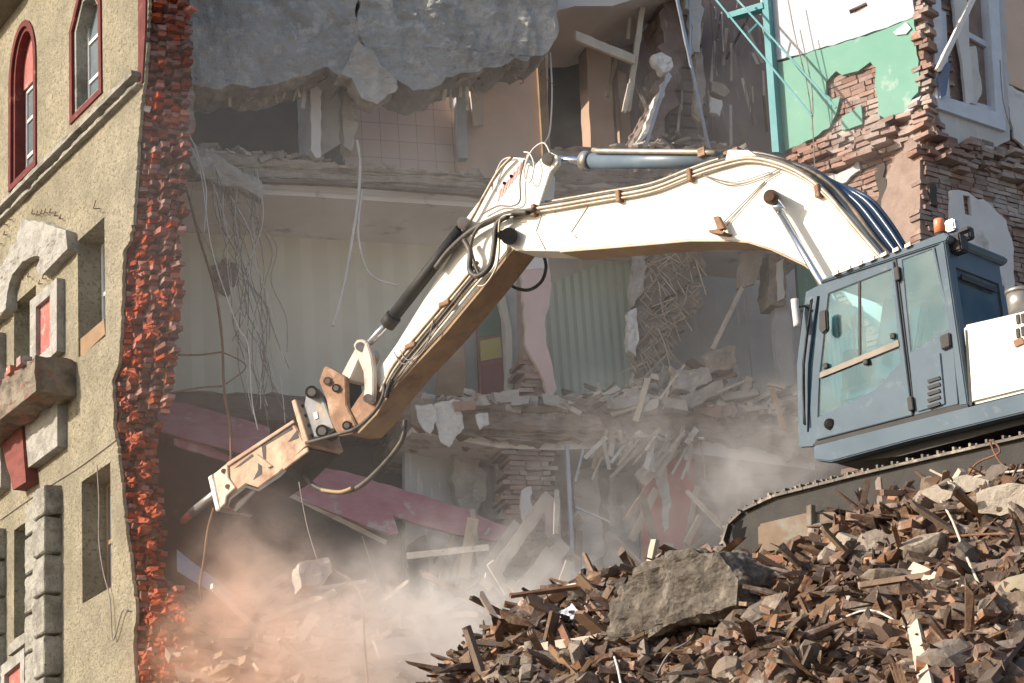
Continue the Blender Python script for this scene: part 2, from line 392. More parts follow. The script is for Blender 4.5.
# brown board in the sill of the middle window, white stub left in the lower one
MB().px(F, [(78, 341), (104, 319), (105, 334), (78, 360)], .03, .30).build('sill_board', wood_old, wing)
MB().prism(F, [(w7[1] - .10, w7[2] + .4), (w7[1] - .05, w7[2] + .4), (w7[1] - .05, w7[3] - .25), (w7[1] - .1, w7[3] - .25)], .1, .35).build('downpipe', paint_white, wing)
# string course, two ribs
z0 = (fh((0, 213))[1] + fh((70, 148))[1] + fh((140, 86))[1]) / 3
for dz, h, pr in ((0.0, .075, .17), (-.13, .05, .10)):
    roughen(MB().prism(F, [(-11, z0 + dz), (edge_u(z0) - .06, z0 + dz), (edge_u(z0) - .08, z0 + dz + h), (-11, z0 + dz + h)], -pr, .02).build('string_course', plaster_grey, wing), .12, .02, 5)
# dark cornice at the top left
ce = [fh(p) for p in ((-30, -30), (34, -30), (25, -3), (0, 30), (-30, 68))]
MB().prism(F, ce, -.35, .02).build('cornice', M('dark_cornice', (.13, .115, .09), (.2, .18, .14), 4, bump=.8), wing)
# grey relief ornament over the left window
orn = [(-30, 300), (0, 268), (15, 240), (21, 219), (38, 221), (66, 231), (67, 249), (42, 275), (36, 272), (40, 257), (34, 256), (23, 261), (11, 276), (7, 291), (6, 308), (0, 316), (-30, 340)]
roughen(MB().px(F, orn, -.16, .02).build('ornament', M('pale_render', (.50, .48, .44), (.40, .385, .35), 4, (.26, .24, .21), 2.2, .58, .10, bump=1.0, bscale=16, bdist=.07, specks=(26, .60, .72, (.22, .20, .175))), wing), .12, .03, 6)
# framed red panel between the windows, plain grey panels
def panel(outl, innr, m_in, pr=.13):
    l = [fh(p) for p in outl]
    o = MB().prism(F, [l] + ([[fh(p) for p in innr]] if innr else []), -pr, .02).build('relief_panel', M('pale_render', 0), wing)
    if innr: MB().prism(F, [fh(p) for p in innr], -pr + .07, .01).build('panel_field', m_in, o)
    return o
panel([(38, 302), (65, 279), (65, 352), (38, 378)], [(44, 308), (58, 296), (58, 347), (44, 360)], pink_plaster)
panel([(-20, 352), (6, 333), (6, 390), (-20, 415)], None, None)
panel([(25, 432), (67, 397), (67, 447), (25, 478)], None, None, .15)
panel([(-20, 470), (10, 440), (10, 488), (-20, 514)], None, None, .15)
panel([(4, 668), (30, 648), (30, 720), (4, 740)], [(10, 675), (26, 662), (26, 715), (10, 730)], pink_plaster, .09)
# corbel under the balcony
roughen(MB().px(F, [(0, 437), (21, 420), (26, 482), (13, 490)], -.20, .02).build('corbel', M('corbel_brick', (.20, .058, .048), (.15, .045, .038), 3, bump=.8, bscale=12, pat=('brick', .3, .1, (.16, .06, .05))), wing), .15, .015)
# balcony slab: worn brick and render
bz0, bz1 = fh((76, 396))[1], fh((76, 360))[1]; bu1 = fh((76, 380))[0]
bal = MB().prism(F, [(-7, bz0), (bu1, bz0), (bu1 + .0, bz1), (-7, bz1)], -.62, .02)
balc = roughen(bal.build('balcony', M('worn_balcony', (.29, .245, .19), (.13, .105, .08), 3.5, (.30, .12, .09), 3.2, .60, .06, bump=1.0, bscale=9, bdist=.06), wing), .11, .06, 4, 2)
bp = MB()
for i in range(30):
    u = bu1 - .06 - i * .21 + rnd.uniform(-.03, .03)
    if rnd.random() < .25: continue
    for c in (-.58, -.36): bp.box(F.pt(u, bz1 + .05, c + rnd.uniform(-.03, .03)), F.u * .085, F.n * .09, V((0, 0, .05 + rnd.uniform(0, .03))))
tag(bp.build('balcony_kerb', M('kerb_brick', (.36, .15, .11), (.24, .1, .075), 4, (.42, .36, .3), 3, .6, .06, bump=.8, island=.5), balc), kind='stuff')
# block pilasters beside the lower left window
def blocks(x0, x1, ys, pr):
    for y0, y1 in zip(ys, ys[1:]):
        u0, u1 = fh((x0, y0))[0], fh((x1, y0))[0]; xm = (x0 + x1) / 2
        t, b = fh((xm, y0))[1] - .025, fh((xm, y1))[1] + .025
        roughen(MB().prism(F, [(u0, b), (u1, b), (u1, t), (u0, t)], -pr, .02).build('pilaster_block', plaster_grey, wing, .012), .11, .016, 7, y0)
blocks(50, 62, [488, 520, 558, 598, 638, 679, 722], .27)
blocks(35, 46.5, [502, 535, 574, 613, 652, 692, 735], .16)
blocks(-12, 6, [533, 566, 603, 640, 678, 716], .18)
MB().px(F, [(46.5, 494), (51, 490), (51, 720), (46.5, 724)], -.06, .02).build('pilaster_joint', M('joint_brown', (.17, .06, .05), (.22, .1, .08), 6, bump=.5), wing)
sl = MB().px(F, [(8, 645), (36, 624), (36, 634), (8, 656)], -.12, .02).build('window_sill', plaster_grey, wing)
# bent iron hooks left in the render
hk = MB()
for (x, y) in ((9, 224), (14, 219), (9, 234), (4, 243), (0, 255), (37, 213), (42, 214), (46, 213), (50, 212), (55, 212), (60, 215), (65, 218), (70, 246), (64, 262), (58, 268), (54, 272), (48, 278), (44, 283), (33, 276), (104, 207)):
    a, b = fh((x, y)); s = .06 if y != 207 else .11
    hk.tube(spline([F.pt(a - s * 1.3, b + s * .4, .03), F.pt(a - s, b, -s), F.pt(a + s * .3, b - s * .2, -s * 1.5), F.pt(a + s * .6, b + s * .5, -s * 1.4)], 3), .008, 5)
tag(hk.build('hook', rust_bar, wing), kind='stuff')
# loose wires on the facade
def wire(px, pl, c, r, name, m, label=None, cat='cable', group=None, parent=None, n=6):
    pts = spline([pl.at((p[0], p[1]), c + (p[2] if len(p) > 2 else 0)) for p in px], n)
    o = MB().tube(pts, r, 6).build(name, m, parent)
    if label: tag(o, label, cat, group)
    return o
wire([(97, 465), (99, 500), (99, 540), (103, 570), (110, 600), (113, 640), (122, 612), (128, 610)], F, -.05, .010, 'cable', cable_d, 'thin dark wire looping down the ochre wall past the lower right window')
wire([(0, 520), (40, 492), (75, 470), (96, 455), (116, 440)], F, -.012, .008, 'cable', cable_d, 'dark wire crossing the ochre wall under the balcony to the brick edge')
# torn brick end of the wall
rb = random.Random(11); bk = MB(); z = 1.0; course = 0
inner_px = [(192, -30), (188, 90), (186, 150), (186, 235), (182, 290), (178, 360), (172, 395), (160, 430), (155, 480), (163, 530), (160, 575), (182, 600), (194, 640), (192, 700), (190, 760)]
FI = [F.hit(p, TH) for p in inner_px]
def inner_u(v):
    for (u0, v0), (u1, v1) in zip(FI, FI[1:]):
        if v1 <= v <= v0: return u0 + (u1 - u0) * (v0 - v) / (v0 - v1)
    return FI[0][0] if v > FI[0][1] else FI[-1][0]
ztop = edge[0][1]
while z < ztop:
    eu, iu = edge_u(z), inner_u(z)
    n = 5
    wob = .10 * noise.noise(V((0, 3.1, z * 1.6))) + .05 * noise.noise(V((4, 1.0, z * 6)))
    header = course % 2
    for k in range(n):
        c = TH * (k + .5) / n + .0
        t = (k + .5) / n
        if c < .30 and False: continue
        u = eu + (iu - eu) * t + wob * (.3 + t) + rb.uniform(-.09, .05) + (.04 if (course + k) % 2 else -.04) + .16 * noise.noise(V((k * .7, 0, z * 2.2))) - (.12 if rb.random() < .12 else 0)
        if k == 0: u = min(u, eu + .03)
        cc = c + .05
        for j in range(2 if z > 12 else 1):
            L = .25 if (j or rb.random() < .6) else rb.choice((.12, .18, .2))
            tilt = rb.uniform(-.05, .05); yaw = rb.uniform(-.25, .25) if j == 0 else 0
            x = (F.u + F.n * yaw + V((0, 0, tilt))).normalized() * (L / 2)
            y = (F.n - F.u * yaw).normalized() * (TH / n / 2 * rb.uniform(.86, .97))
            if rb.random() > .05 or j: bk.box(F.pt(u - L / 2, z + .0375, cc + (.02 if k == 0 else 0)), x, y, V((0, 0, .0375 * rb.uniform(.78, .93))))
            u -= L + .012
    z += .077; course += 1
for v in bk.v: v += V((rb.uniform(-1, 1), rb.uniform(-1, 1), rb.uniform(-.6, .6))) * .014
bo = bk.build('brick_end', brick_red, wing, 0)
mo = MB(); mp = [(edge_u(zz) - .22, zz) for zz in [1 + i * .3 for i in range(int((ztop - 1) / .3))]]
for (ua, za), (ub, zb) in zip(mp, mp[1:]):
    ia, ib = inner_u(za) - .24, inner_u(zb) - .24
    vs = [F.pt(ua, za, .345), F.pt(ub, zb, .345), F.pt(ib, zb, TH - .03), F.pt(ia, za, TH - .03), F.pt(ua - .5, za, .345), F.pt(ub - .5, zb, .345), F.pt(ib - .5, zb, TH - .03), F.pt(ia - .5, za, TH - .03)]
    mo.add(vs, [(0, 1, 2, 3), (4, 7, 6, 5), (0, 4, 5, 1), (2, 6, 7, 3), (0, 3, 7, 4), (1, 5, 6, 2)])
mo.build('mortar_core', mortar, wing)
# clumps of crushed brick and mortar still hanging on the torn end
cl = MB()
for (x, y, s, k) in ((128, 375, .14, .2), (150, 330, .12, .5), (140, 300, .11, .3), (160, 300, .10, .6), (126, 480, .12, .2), (140, 500, .16, .4), (150, 510, .15, .6), (138, 525, .16, .3), (145, 545, .14, .5), (155, 598, .18, .4), (168, 606, .17, .6), (178, 615, .14, .7), (150, 620, .16, .3), (142, 660, .14, .2), (160, 672, .16, .5), (178, 668, .12, .7), (132, 560, .11, .2), (134, 440, .11, .3), (170, 600, .12, .8), (124, 355, .10, .15), (126, 320, .1, .2), (134, 360, .12, .4), (120, 405, .1, .2), (130, 415, .12, .4), (126, 450, .1, .3), (142, 470, .12, .5), (148, 575, .13, .4), (158, 640, .14, .5), (174, 645, .12, .7), (150, 690, .14, .3), (130, 270, .1, .2), (138, 250, .1, .3)):
    for j in range(16):
        c = F.at((x + rb.uniform(-7, 7), y + rb.uniform(-7, 7)), TH * k) + F.u * .02
        q_ = s * rb.uniform(.12, .4); e = V((rb.uniform(-1, 1), rb.uniform(-1, 1), rb.uniform(-.5, .5))).normalized(); g_ = e.cross(V((.1, .2, 1))).normalized(); k_ = e.cross(g_)
        b0 = len(cl.v); cl.box(c, e * q_ * 1.3, g_ * q_ * .8, k_ * q_ * .55)
        for vv in cl.v[b0:]: vv += V((rb.uniform(-1, 1), rb.uniform(-1, 1), rb.uniform(-1, 1))) * q_ * .45
tag(cl.build('crushed_brick', M('crushed_brick', (.46, .10, .04), (.32, .065, .03), 8, (.40, .2, .12), 5, .62, .06, bump=1.0, bscale=26, bdist=.04), wing), kind='stuff')
#--WING--
# ------------------------------------------------------------------ the torn-open middle of the building
S = Plane(P(190, 300, 35.0), (.945, .327))
ruin = thing('ruined_building', S.pt(2.5, 0, 1.5), 'torn-open middle of the building with bare rooms, broken floors and hanging ceilings behind the excavator', 'building')
ruin.location.z = 0
def sp(name, m, poly, c0, c1, rag=0, step=.15, seed=1, par=None, keep=None, holes=(), rough=None, label=None, pl=S):
    o = MB().px(pl, poly, c0, c1, rag, step, seed, keep, holes).build(name, m, par or ruin)
    if rough: roughen(o, *rough)
    if label: o['label'] = label
    return o
# closing walls far inside
sp('rear_wall', brownwall, [(120, -60), (1100, -60), (1100, 760), (120, 760)], 4.6, 4.9)
# --- upper storey
sp('back_wall', M('shaded_wall', (.115, .095, .085), (.15, .125, .11), 1.2, bump=.3, bscale=10), [(180, 60), (372, 60), (372, 176), (180, 172)], 2.2, 2.35)  # dark wall colour carries the shade of the deep room
sp('tiled_wall', tilewall, [(345, 40), (462, 40), (462, 176), (345, 172)], 1.0, 1.15)
sp('plaster_wall', peach, [(459, 40), (548, 36), (548, 180), (459, 176)], .8, .95, .02, .2, 4)
MB().px(S, [(537, 55), (545, 55), (552, 170), (544, 170)], .72, .8).build('door_frame', wood_old, ruin)
sp('doorway', void_dark, [(548, 20), (592, 20), (592, 180), (548, 180)], 2.4, 2.5)
sp('pillar', M('peach_pillar', (.46, .315, .235), (.40, .28, .21), 2, bump=.2), [(585, 22), (609, 26), (616, 170), (592, 170)], 1.5, 1.9, .008, .2, 3)
sp('pillar', M('peach_pillar', 0), [(617, 70), (626, 74), (634, 165), (624, 165)], 1.8, 2.0)
sp('side_wall', brownwall, [(606, -20), (700, -20), (700, 190), (606, 190)], 2.1, 2.3)
# ceiling of the upper room with its bright cornice
ce_ = MB().px(S, [(540, -40), (690, -40), (690, -18), (612, 6), (575, 6), (540, 15)], -.1, 2.2).build('ceiling', M('pale_ceiling', (.56, .53, .50), (.50, .47, .44), 1, bump=.15), ruin)
# dusty broken wall edge with a pale fracture
sp('broken_wall', brownwall, [(662, -20), (690, -20), (686, 60), (664, 130), (646, 150), (634, 148), (650, 110), (660, 60)], .5, 1.2, .06, .12, 5, rough=(.14, .05, 4))
sp('broken_edge', plaster_w, [(668, 72), (657, 95), (649, 118), (640, 138), (632, 150), (637, 152), (648, 132), (655, 122), (656, 112), (664, 96), (672, 76)], .38, .6, .03, .1, 6, rough=(.08, .03, 6))
lw = sp('lath_wall', M('lath_wall', (.27, .205, .17), (.21, .16, .13), 2, (.36, .3, .26), 2, .62, .06, bump=.5, pat=('rows', .11, .7, (.12, .09, .075))), [(664, 60), (700, 40), (712, 165), (640, 165)], 1.0, 1.15, .03, .15, 8)
sp('recess_wall', brownwall, [(690, -30), (775, -30), (790, 175), (700, 175)], 1.3, 1.5)
sp('wall_stub', plaster_g, [(683, -20), (700, -20), (703, 15), (700, 52), (694, 52), (692, 10), (685, 8)], .25, .45, .03, .1, 9, rough=(.1, .02, 5))
sp('wall_stub', concrete_br, [(695, 52), (702, 48), (706, 85), (701, 120), (694, 112), (697, 80)], .3, .45, .02, .08, 10, rough=(.1, .02, 5))
sp('rubble_ledge', dirty, [(550, 150), (610, 145), (660, 150), (712, 142), (745, 150), (760, 170), (760, 190), (550, 190)], .2, 1.6, .05, .15, 11, rough=(.14, .07, 5))
# white door edge hanging at the end of the tiled room
wd = sp('partition', plaster_w, [(310, 76), (321, 79), (321, 157), (316, 158), (311, 150)], -.1, .75, .015, .1, 2)
sp('partition', concrete_lt, [(342, 82), (354, 78), (357, 130), (352, 152), (344, 146)], -.15, .1, .02, .1, 3, rough=(.1, .03, 5))
sp('door_leaf', plaster_w, [(323, 82), (343, 86), (342, 142), (320, 156)], .35, .4, .01, .2, 3)
sp('door_frame', M('grey_board', (.42, .43, .43), (.34, .34, .34), 3, bump=.3), [(456, 96), (466, 94), (468, 158), (459, 158)], .55, .7)
sp('door_frame', wood_pale, [(470, 88), (483, 84), (484, 124), (474, 126)], .5, .62)
sp('tiled_wall', tilewall, [(365, 100), (400, 98), (400, 165), (365, 165)], .93, .99) if False else None
# --- floor between upper and middle storey: broken band in front, ceiling beneath
def slab(poly, c0, c1, m, name, seed, rag=.03, rough=None): return sp(name, m, poly, c0, c1, rag, .18, seed, rough=rough)
slab([(180, 152), (240, 153), (300, 160), (380, 166), (490, 178), (590, 184), (700, 200), (820, 215), (820, 232), (700, 222), (590, 204), (490, 196), (380, 184), (300, 180), (180, 176)], -.05, .25, concrete_br, 'floor_edge', 12, .025, (.2, .05, 4))
slab([(175, 172), (300, 178), (490, 192), (700, 218), (820, 228), (820, 246), (700, 236), (490, 208), (300, 196), (175, 190)], .1, 1.75, ceil_m, 'ceiling', 13, 0)
MB().px(S, [(186, 176), (330, 181), (494, 193), (494, 196), (330, 184), (186, 179)], -.14, -.05).build('floor_trim', M('dark_trim', (.12, .09, .075), (.2, .15, .12), 4, bump=.4), ruin)
# rubble on the upper floor edge
rr = random.Random(5); rub = MB()
for i in range(110):
    x = rr.uniform(186, 312) if i < 60 else rr.uniform(186, 490)
    y = 152 + (x - 190) * .085 + rr.uniform(-4, 3); s = rr.uniform(.02, .07)
    a = V((rr.uniform(-1, 1), rr.uniform(-1, 1), rr.uniform(-.6, .6))).normalized(); b = a.cross(V((0, 0, 1))).normalized(); c = a.cross(b)
    rub.box(S.at((x, y), rr.uniform(-.05, .4)), a * s * 1.8, b * s, c * s * .6)
tag(rub.build('rubble', M('floor_rubble', (.42, .36, .31), (.3, .25, .21), 4, bump=.6, island=.3), ruin), kind='stuff')
# torn flap of netting and concrete at the left end of that floor
sp('torn_flap', concrete_lt, [(186, 148), (210, 150), (232, 165), (262, 182), (262, 200), (258, 196), (240, 186), (215, 184), (196, 172)], -.35, -.2, .02, .1, 14, rough=(.12, .06, 4))
# --- middle storey
sp('back_wall', stripe_ol, [(150, 225), (520, 240), (520, 430), (150, 430)], 1.75, 1.9)
sp('wall_hole', brownwall, [(212, 266), (224, 258), (236, 264), (238, 282), (228, 296), (216, 290)], 1.70, 1.755, .04, .06, 3, rough=(.07, .03, 6))
sp('back_wall', stripe_gr, [(545, 285), (622, 256), (650, 246), (650, 420), (545, 420)], 1.5, 1.65)
sp('side_wall', plaster_g, [(512, 230), (650, 236), (624, 257), (552, 288), (546, 300), (512, 300)], 1.55, 1.68)
sp('back_wall', plaster_g, [(640, 230), (800, 240), (800, 470), (640, 470)], 2.4, 2.55)
# coloured door and brown door leaf
dr = sp('door', M('door_red', (.20, .035, .035), (.26, .06, .055), 3, rough=.6), [(476, 300), (502, 296), (506, 396), (480, 400)], 1.35, 1.42)
sp('door_panel', M('door_green', (.03, .10, .065), (.045, .12, .08), 3, rough=.5), [(478, 304), (499, 301), (501, 334), (479, 337)], 1.32, 1.345, par=dr)
sp('door_panel', M('door_yellow', (.36, .30, .05), (.42, .34, .08), 3, rough=.5), [(480, 341), (500, 337), (502, 357), (481, 361)], 1.32, 1.345, par=dr)
sp('door_panel', M('door_dark_red', (.14, .025, .03), (.18, .04, .04), 3, rough=.5), [(482, 366), (502, 362), (504, 392), (483, 396)], 1.32, 1.345, par=dr)
sp('door_leaf', wood_old, [(443, 334), (464, 318), (466, 396), (436, 396)], 1.1, 1.16)
sp('door_frame', M('pale_blue_frame', (.46, .50, .52), (.40, .42, .43), 3, bump=.3), [(503, 286), (522, 276), (524, 388), (510, 402)], .9, 1.1, .012, .2, 4)
sp('door_frame', M('cream_frame', (.55, .52, .44), (.48, .45, .38), 3, bump=.3), [(497, 294), (504, 290), (512, 330), (513, 400), (506, 400), (506, 330)], .8, .9, .008, .2, 6)
sp('room_wall', M('teal_grey', (.24, .28, .27), (.30, .33, .31), 1.5, bump=.2), [(428, 300), (480, 290), (480, 405), (420, 405)], 1.5, 1.6)
# pink plastered pier going down into bare brick
sp('pier_plaster', M('pale_pink', (.62, .47, .44), (.55, .41, .38), 2, (.5, .42, .38), 3, .64, .05, bump=.3), [(522, 268), (549, 266), (552, 288), (545, 320), (546, 345), (553, 368), (557, 388), (549, 400), (540, 372), (528, 350), (524, 320)], .12, .2, .02, .1, 5)
sp('pier_plaster', plaster_w, [(524, 254), (548, 254), (548, 268), (524, 270)], .11, .2, .012, .1, 6)
def brickfield(name, pl, poly, c, depth, m, seed, par, skip=.02, bw=.25, bh=.077, jit=.03, label=None):
    """courses of single bricks filling an outline, some pushed in or out"""
    r = random.Random(seed); ab = [pl.hit(p, c) for p in poly]; mb = MB()
    def inside(a, b):
        k = False; n = len(ab)
        for i in range(n):
            (x1, y1), (x2, y2) = ab[i], ab[(i + 1) % n]
            if (y1 > b) != (y2 > b) and a < (x2 - x1) * (b - y1) / (y2 - y1) + x1: k = not k
        return k
    u0, u1 = min(p[0] for p in ab), max(p[0] for p in ab); v0, v1 = min(p[1] for p in ab), max(p[1] for p in ab)
    z = v0; row = 0
    while z < v1:
        a = u0 + (bw / 2 if row % 2 else 0) + r.uniform(-.03, .03)
        while a < u1:
            L = bw if r.random() < .75 else bw * .5
            if inside(a + L / 2, z) and r.random() > skip:
                cc = c + r.uniform(-jit, jit) + jit * 1.5 * noise.noise(V((a * 1.3, seed, z * 1.5)))
                mb.box(pl.pt(a + L / 2, z + bh / 2, cc + depth / 2), pl.u * (L / 2 - .006) + V((0, 0, r.uniform(-.006, .006))), pl.n * depth / 2, V((0, 0, bh / 2 - r.uniform(.004, .010))))
            a += L
        z += bh; row += 1
    for v in mb.v: v += V((r.uniform(-1, 1), r.uniform(-1, 1), r.uniform(-.6, .6))) * .011
    o = mb.build(name, m, par)
    if label: o['label'] = label
    return o
brickfield('brick_pier', S, [(524, 350), (536, 352), (546, 378), (553, 402), (556, 450), (560, 570), (500, 570), (508, 460), (505, 415), (520, 398), (526, 372)], .2, .5, brick_dusty, 3, ruin, jit=.05)
sp('pier_core', mortar_dusty, [(524, 262), (546, 262), (545, 320), (546, 400), (552, 570), (508, 570), (512, 420), (526, 380)], .26, .65)
# hanging sheet of lath and straw plaster
hang = sp('hanging_ceiling', M('lath_plaster', (.37, .31, .26), (.30, .25, .21), 3, (.46, .41, .36), 4, .6, .06, bump=1.0, bscale=30, bdist=.03), [(645, 248), (700, 244), (703, 262), (698, 310), (690, 322), (668, 350), (640, 380), (634, 352), (628, 330), (636, 300), (640, 270)], .5, .68, .05, .14, 21, rough=(.13, .08, 4))
sp('hanging_board', M('dark_board', (.15, .12, .10), (.2, .165, .14), 3, bump=.5), [(650, 296), (676, 276), (698, 262), (700, 274), (676, 292), (652, 308)], .42, .5, .02, .1, 22)  # dark brown board across the hanging sheet
sp('broken_edge', plaster_w, [(628, 312), (636, 308), (640, 340), (636, 356), (629, 350)], .35, .5, .02, .1, 23, rough=(.08, .03, 6))
sp('broken_edge', concrete_lt, [(636, 250), (646, 248), (644, 290), (634, 305), (632, 290)], .4, .6, .02, .1, 24, rough=(.08, .03, 6))
sp('hanging_board', concrete_br, [(742, 252), (765, 250), (756, 284), (738, 288)], .5, .62, .02, .1, 25, rough=(.12, .03, 5))
sp('wall_pier', concrete_br, [(769, 245), (786, 248), (786, 305), (770, 305)], .6, 1.0, .02, .12, 26, rough=(.12, .04, 5))
sp('wall_pier', plaster_g, [(775, 300), (790, 305), (794, 385), (780, 388)], .7, .9, .02, .12, 27)
sp('green_strip', green_paint, [(795, 240), (830, 240), (830, 310), (800, 310)], .9, 1.0)
sp('wall_stub', plaster_w, [(778, 262), (784, 258), (784, 298), (779, 300)], .52, .6, .015, .08, 28)
# --- floor between middle and lower storey
slab([(412, 398), (440, 400), (482, 399), (520, 404), (560, 400), (600, 396), (640, 408), (700, 400), (760, 410), (815, 420), (815, 462), (760, 444), (700, 440), (640, 436), (560, 440), (500, 440), (412, 424)], 0, 2.2, dirty, 'floor_slab', 31, .05, (.2, .09, 4))
slab([(412, 420), (500, 436), (560, 436), (640, 432), (815, 456), (815, 470), (640, 446), (560, 450), (500, 448), (412, 432)], .15, 2.3, ceil_m, 'ceiling', 32, 0)
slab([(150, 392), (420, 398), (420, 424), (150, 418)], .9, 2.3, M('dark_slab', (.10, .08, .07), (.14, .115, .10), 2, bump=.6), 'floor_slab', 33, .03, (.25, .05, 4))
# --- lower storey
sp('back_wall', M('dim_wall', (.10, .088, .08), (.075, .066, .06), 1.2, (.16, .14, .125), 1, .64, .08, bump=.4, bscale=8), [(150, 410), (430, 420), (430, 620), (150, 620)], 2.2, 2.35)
sp('back_wall', M('patched_wall', (.54, .53, .52), (.46, .455, .45), 1.8, (.66, .65, .64), 1.6, .58, .05, bump=.4, bscale=10, streak=True), [(405, 430), (522, 430), (522, 660), (405, 660)], 1.1, 1.25)
sp('wall_hole', void_dark, [(408, 545), (426, 535), (430, 600), (410, 604)], 1.07, 1.105, .03, .1, 35)
sp('wall_hole', M('dim_wall', 0), [(434, 558), (441, 556), (441, 590), (434, 592)], 1.07, 1.105, .02, .1, 36)
sp('wall_stub', plaster_w, [(497, 446), (506, 442), (507, 500), (498, 498)], .9, 1.02, .01, .1, 37)
sp('wall_stub', plaster_w, [(522, 490), (531, 486), (532, 524), (523, 528)], .12, .2, .03, .08, 38)
sp('back_wall', concrete_br, [(555, 440), (690, 440), (690, 620), (555, 620)], 1.9, 2.05)
sp('coral_wall', coral, [(643, 462), (694, 452), (700, 580), (643, 580)], .4, .5, .015, .2, 39)
sp('blue_strip', M('blue_strip', (.12, .15, .22), (.16, .19, .26), 3), [(640, 462), (646, 461), (646, 560), (640, 562)], .84, .9)
sp('cream_wall', M('cream_wall', (.56, .49, .41), (.48, .41, .35), 2.4, (.36, .3, .26), 2, .6, .05, bump=.5, bscale=10), [(690, 456), (730, 450), (742, 470), (738, 560), (694, 566)], .5, .75, .05, .14, 40, rough=(.14, .06, 4))
sp('cream_wall', concrete_br, [(735, 440), (830, 440), (830, 560), (735, 560)], 1.4, 1.6, rough=(.3, .08, 2))
sp('pink_pier', M('pale_pink', 0), [(546, 500), (560, 498), (562, 580), (546, 580)], .15, .5)
# hanging cloth strips
for i, pts in enumerate(([(434, 404), (460, 400), (464, 428), (449, 448), (440, 442), (436, 424)], [(416, 406), (432, 404), (438, 420), (430, 434), (420, 424)], [(476, 415), (488, 412), (489, 424), (480, 430)])):
    o = MB().px(S, pts, -.12 - i * .05, -.095 - i * .05, .02, .08, 50 + i).build('torn_sheet', cloth, None); roughen(o, .07, .03, 5, i)
    tag(o, ('torn white sheet hanging widest over the broken floor edge below the arm', 'small grey-white torn sheet hanging at the left end of the broken floor edge', 'little scrap of pale sheet on the broken floor edge left of the brick pier')[i], 'sheet')
o = MB().px(S, [(658, 452), (664, 448), (668, 480), (672, 500), (669, 528), (663, 534), (662, 500), (655, 478)], .25, .27, .02, .08, 55).build('torn_sheet', cloth, None); roughen(o, .07, .03, 5, 4)
tag(o, 'long white rag hanging in front of the coral red wall', 'rag')
# --- the big broken roof slab hanging at the top
c_ = [(184, -30), (362, -30), (357, 0), (357, 20), (361, 42), (356, 50), (350, 70), (342, 78), (326, 66), (310, 75), (293, 79), (275, 84), (240, 84), (205, 87), (186, 82)]
MB1 = MB().px(S, c_, -.75, .1, .05, .14, 61).build('roof_slab', concrete, ruin); roughen(MB1, .07, .05, 3.4, 3, .022)
MB2 = MB().px(S, [(362, -30), (556, -30), (557, 24), (553, 45), (543, 56), (515, 58), (501, 67), (478, 72), (455, 75), (432, 88), (414, 90), (398, 80), (391, 74), (372, 54), (361, 42), (358, 20)], -.8, .1, .05, .14, 62).build('roof_slab', concrete, ruin); roughen(MB2, .07, .05, 3.4, 5, .022)
MB3 = MB().px(S, [(358, 42), (372, 54), (388, 70), (399, 78), (395, 92), (377, 104), (362, 98), (352, 78), (342, 74)], -1.0, -.6, .02, .1, 63).build('slab_fragment', concrete_lt, ruin); roughen(MB3, .09, .07, 3, 7)
# dark top left: timber stack and blue sheet by the torn edge
sp('timber_post', M('dark_timber', (.06, .05, .045), (.1, .08, .07), 3, bump=.6), [(150, -20), (186, -20), (190, 80), (176, 120), (150, 120)], -.9, -.5, .04, .15, 64, rough=(.2, .06, 4))
sp('wall_stub', brick_dusty, [(176, 84), (194, 84), (194, 132), (178, 134)], -.95, -.5, .03, .1, 65, rough=(.12, .05, 5))
sp('blue_sheet', M('blue_sheet', (.17, .24, .36), (.24, .3, .4), 3, rough=.7, bump=.3), [(168, 30), (176, 28), (177, 116), (169, 118)], -1.2, -1.15, .01, .1, 66)
# --- leaning timbers, boards and poles: things of their own
def stick(name, pts, c, w, h, m, label, cat, group=None, pl=S, seed=0, bend=0):
    p, q = pl.at(pts[0], c[0] if isinstance(c, tuple) else c), pl.at(pts[1], c[1] if isinstance(c, tuple) else c)
    o = MB().beam(p, q, w, h, pl.n * -1).build(name, m)
    roughen(o, max(.12, w * .8), min(w, h) * .18, 5, seed)
    return tag(o, label, cat, group)
stick('plank', [(575, 36), (634, 60)], (-.1, .3), .16, .06, wood_pale, 'pale plank slanting across the upper room below its white ceiling', 'plank')
stick('plank', [(642, 8), (628, 110)], (.4, .3), .09, .06, wood_pale, 'tall pale batten standing upright in the upper room', 'plank')
stick('plank', [(630, 84), (624, 112)], (.2, .2), .07, .05, wood_pale, 'short pale batten leaning beside the tall upright batten', 'plank')
stick('metal_pole', [(690, -6), (690, 66)], (.0, .1), .035, .035, galv, 'short upright grey steel pole at the fractured wall in the upper room', 'pole')
stick('metal_pole', [(676, -6), (709, 150)], (-.2, -.1), .045, .045, galv, 'long slanting steel pole above the hydraulic cylinder of the boom', 'pole')
stick('metal_pole', [(668, 74), (645, 148)], (-.1, .0), .045, .045, galv, 'steel pole leaning left from the white lump in the upper room', 'pole')
o = MB().px(S, [(654, 54), (662, 52), (672, 58), (673, 66), (664, 72), (656, 64)], -.05, .15, .02, .08, 70).build('plaster_lump', plaster_w); roughen(o, .06, .04, 6)
tag(o, 'white lump of plaster caught on the steel poles in the upper room', 'plaster lump')
stick('plank', [(742, 288), (712, 350)], (.3, .1), .06, .05, wood_pale, 'thin pale pole leaning under the hanging board beside the dark hollow', 'plank')
stick('timber', [(548, 497), (486, 585)], (-.4, -.9), .17, .15, wood_pale, 'thick squared timber leaning out of the dust beside the brick pier', 'timber')
stick('timber', [(564, 544), (500, 612)], (-.6, -1.1), .22, .10, wood_pale, 'wide pale timber leaning low in the dust behind the rubble heap', 'timber')
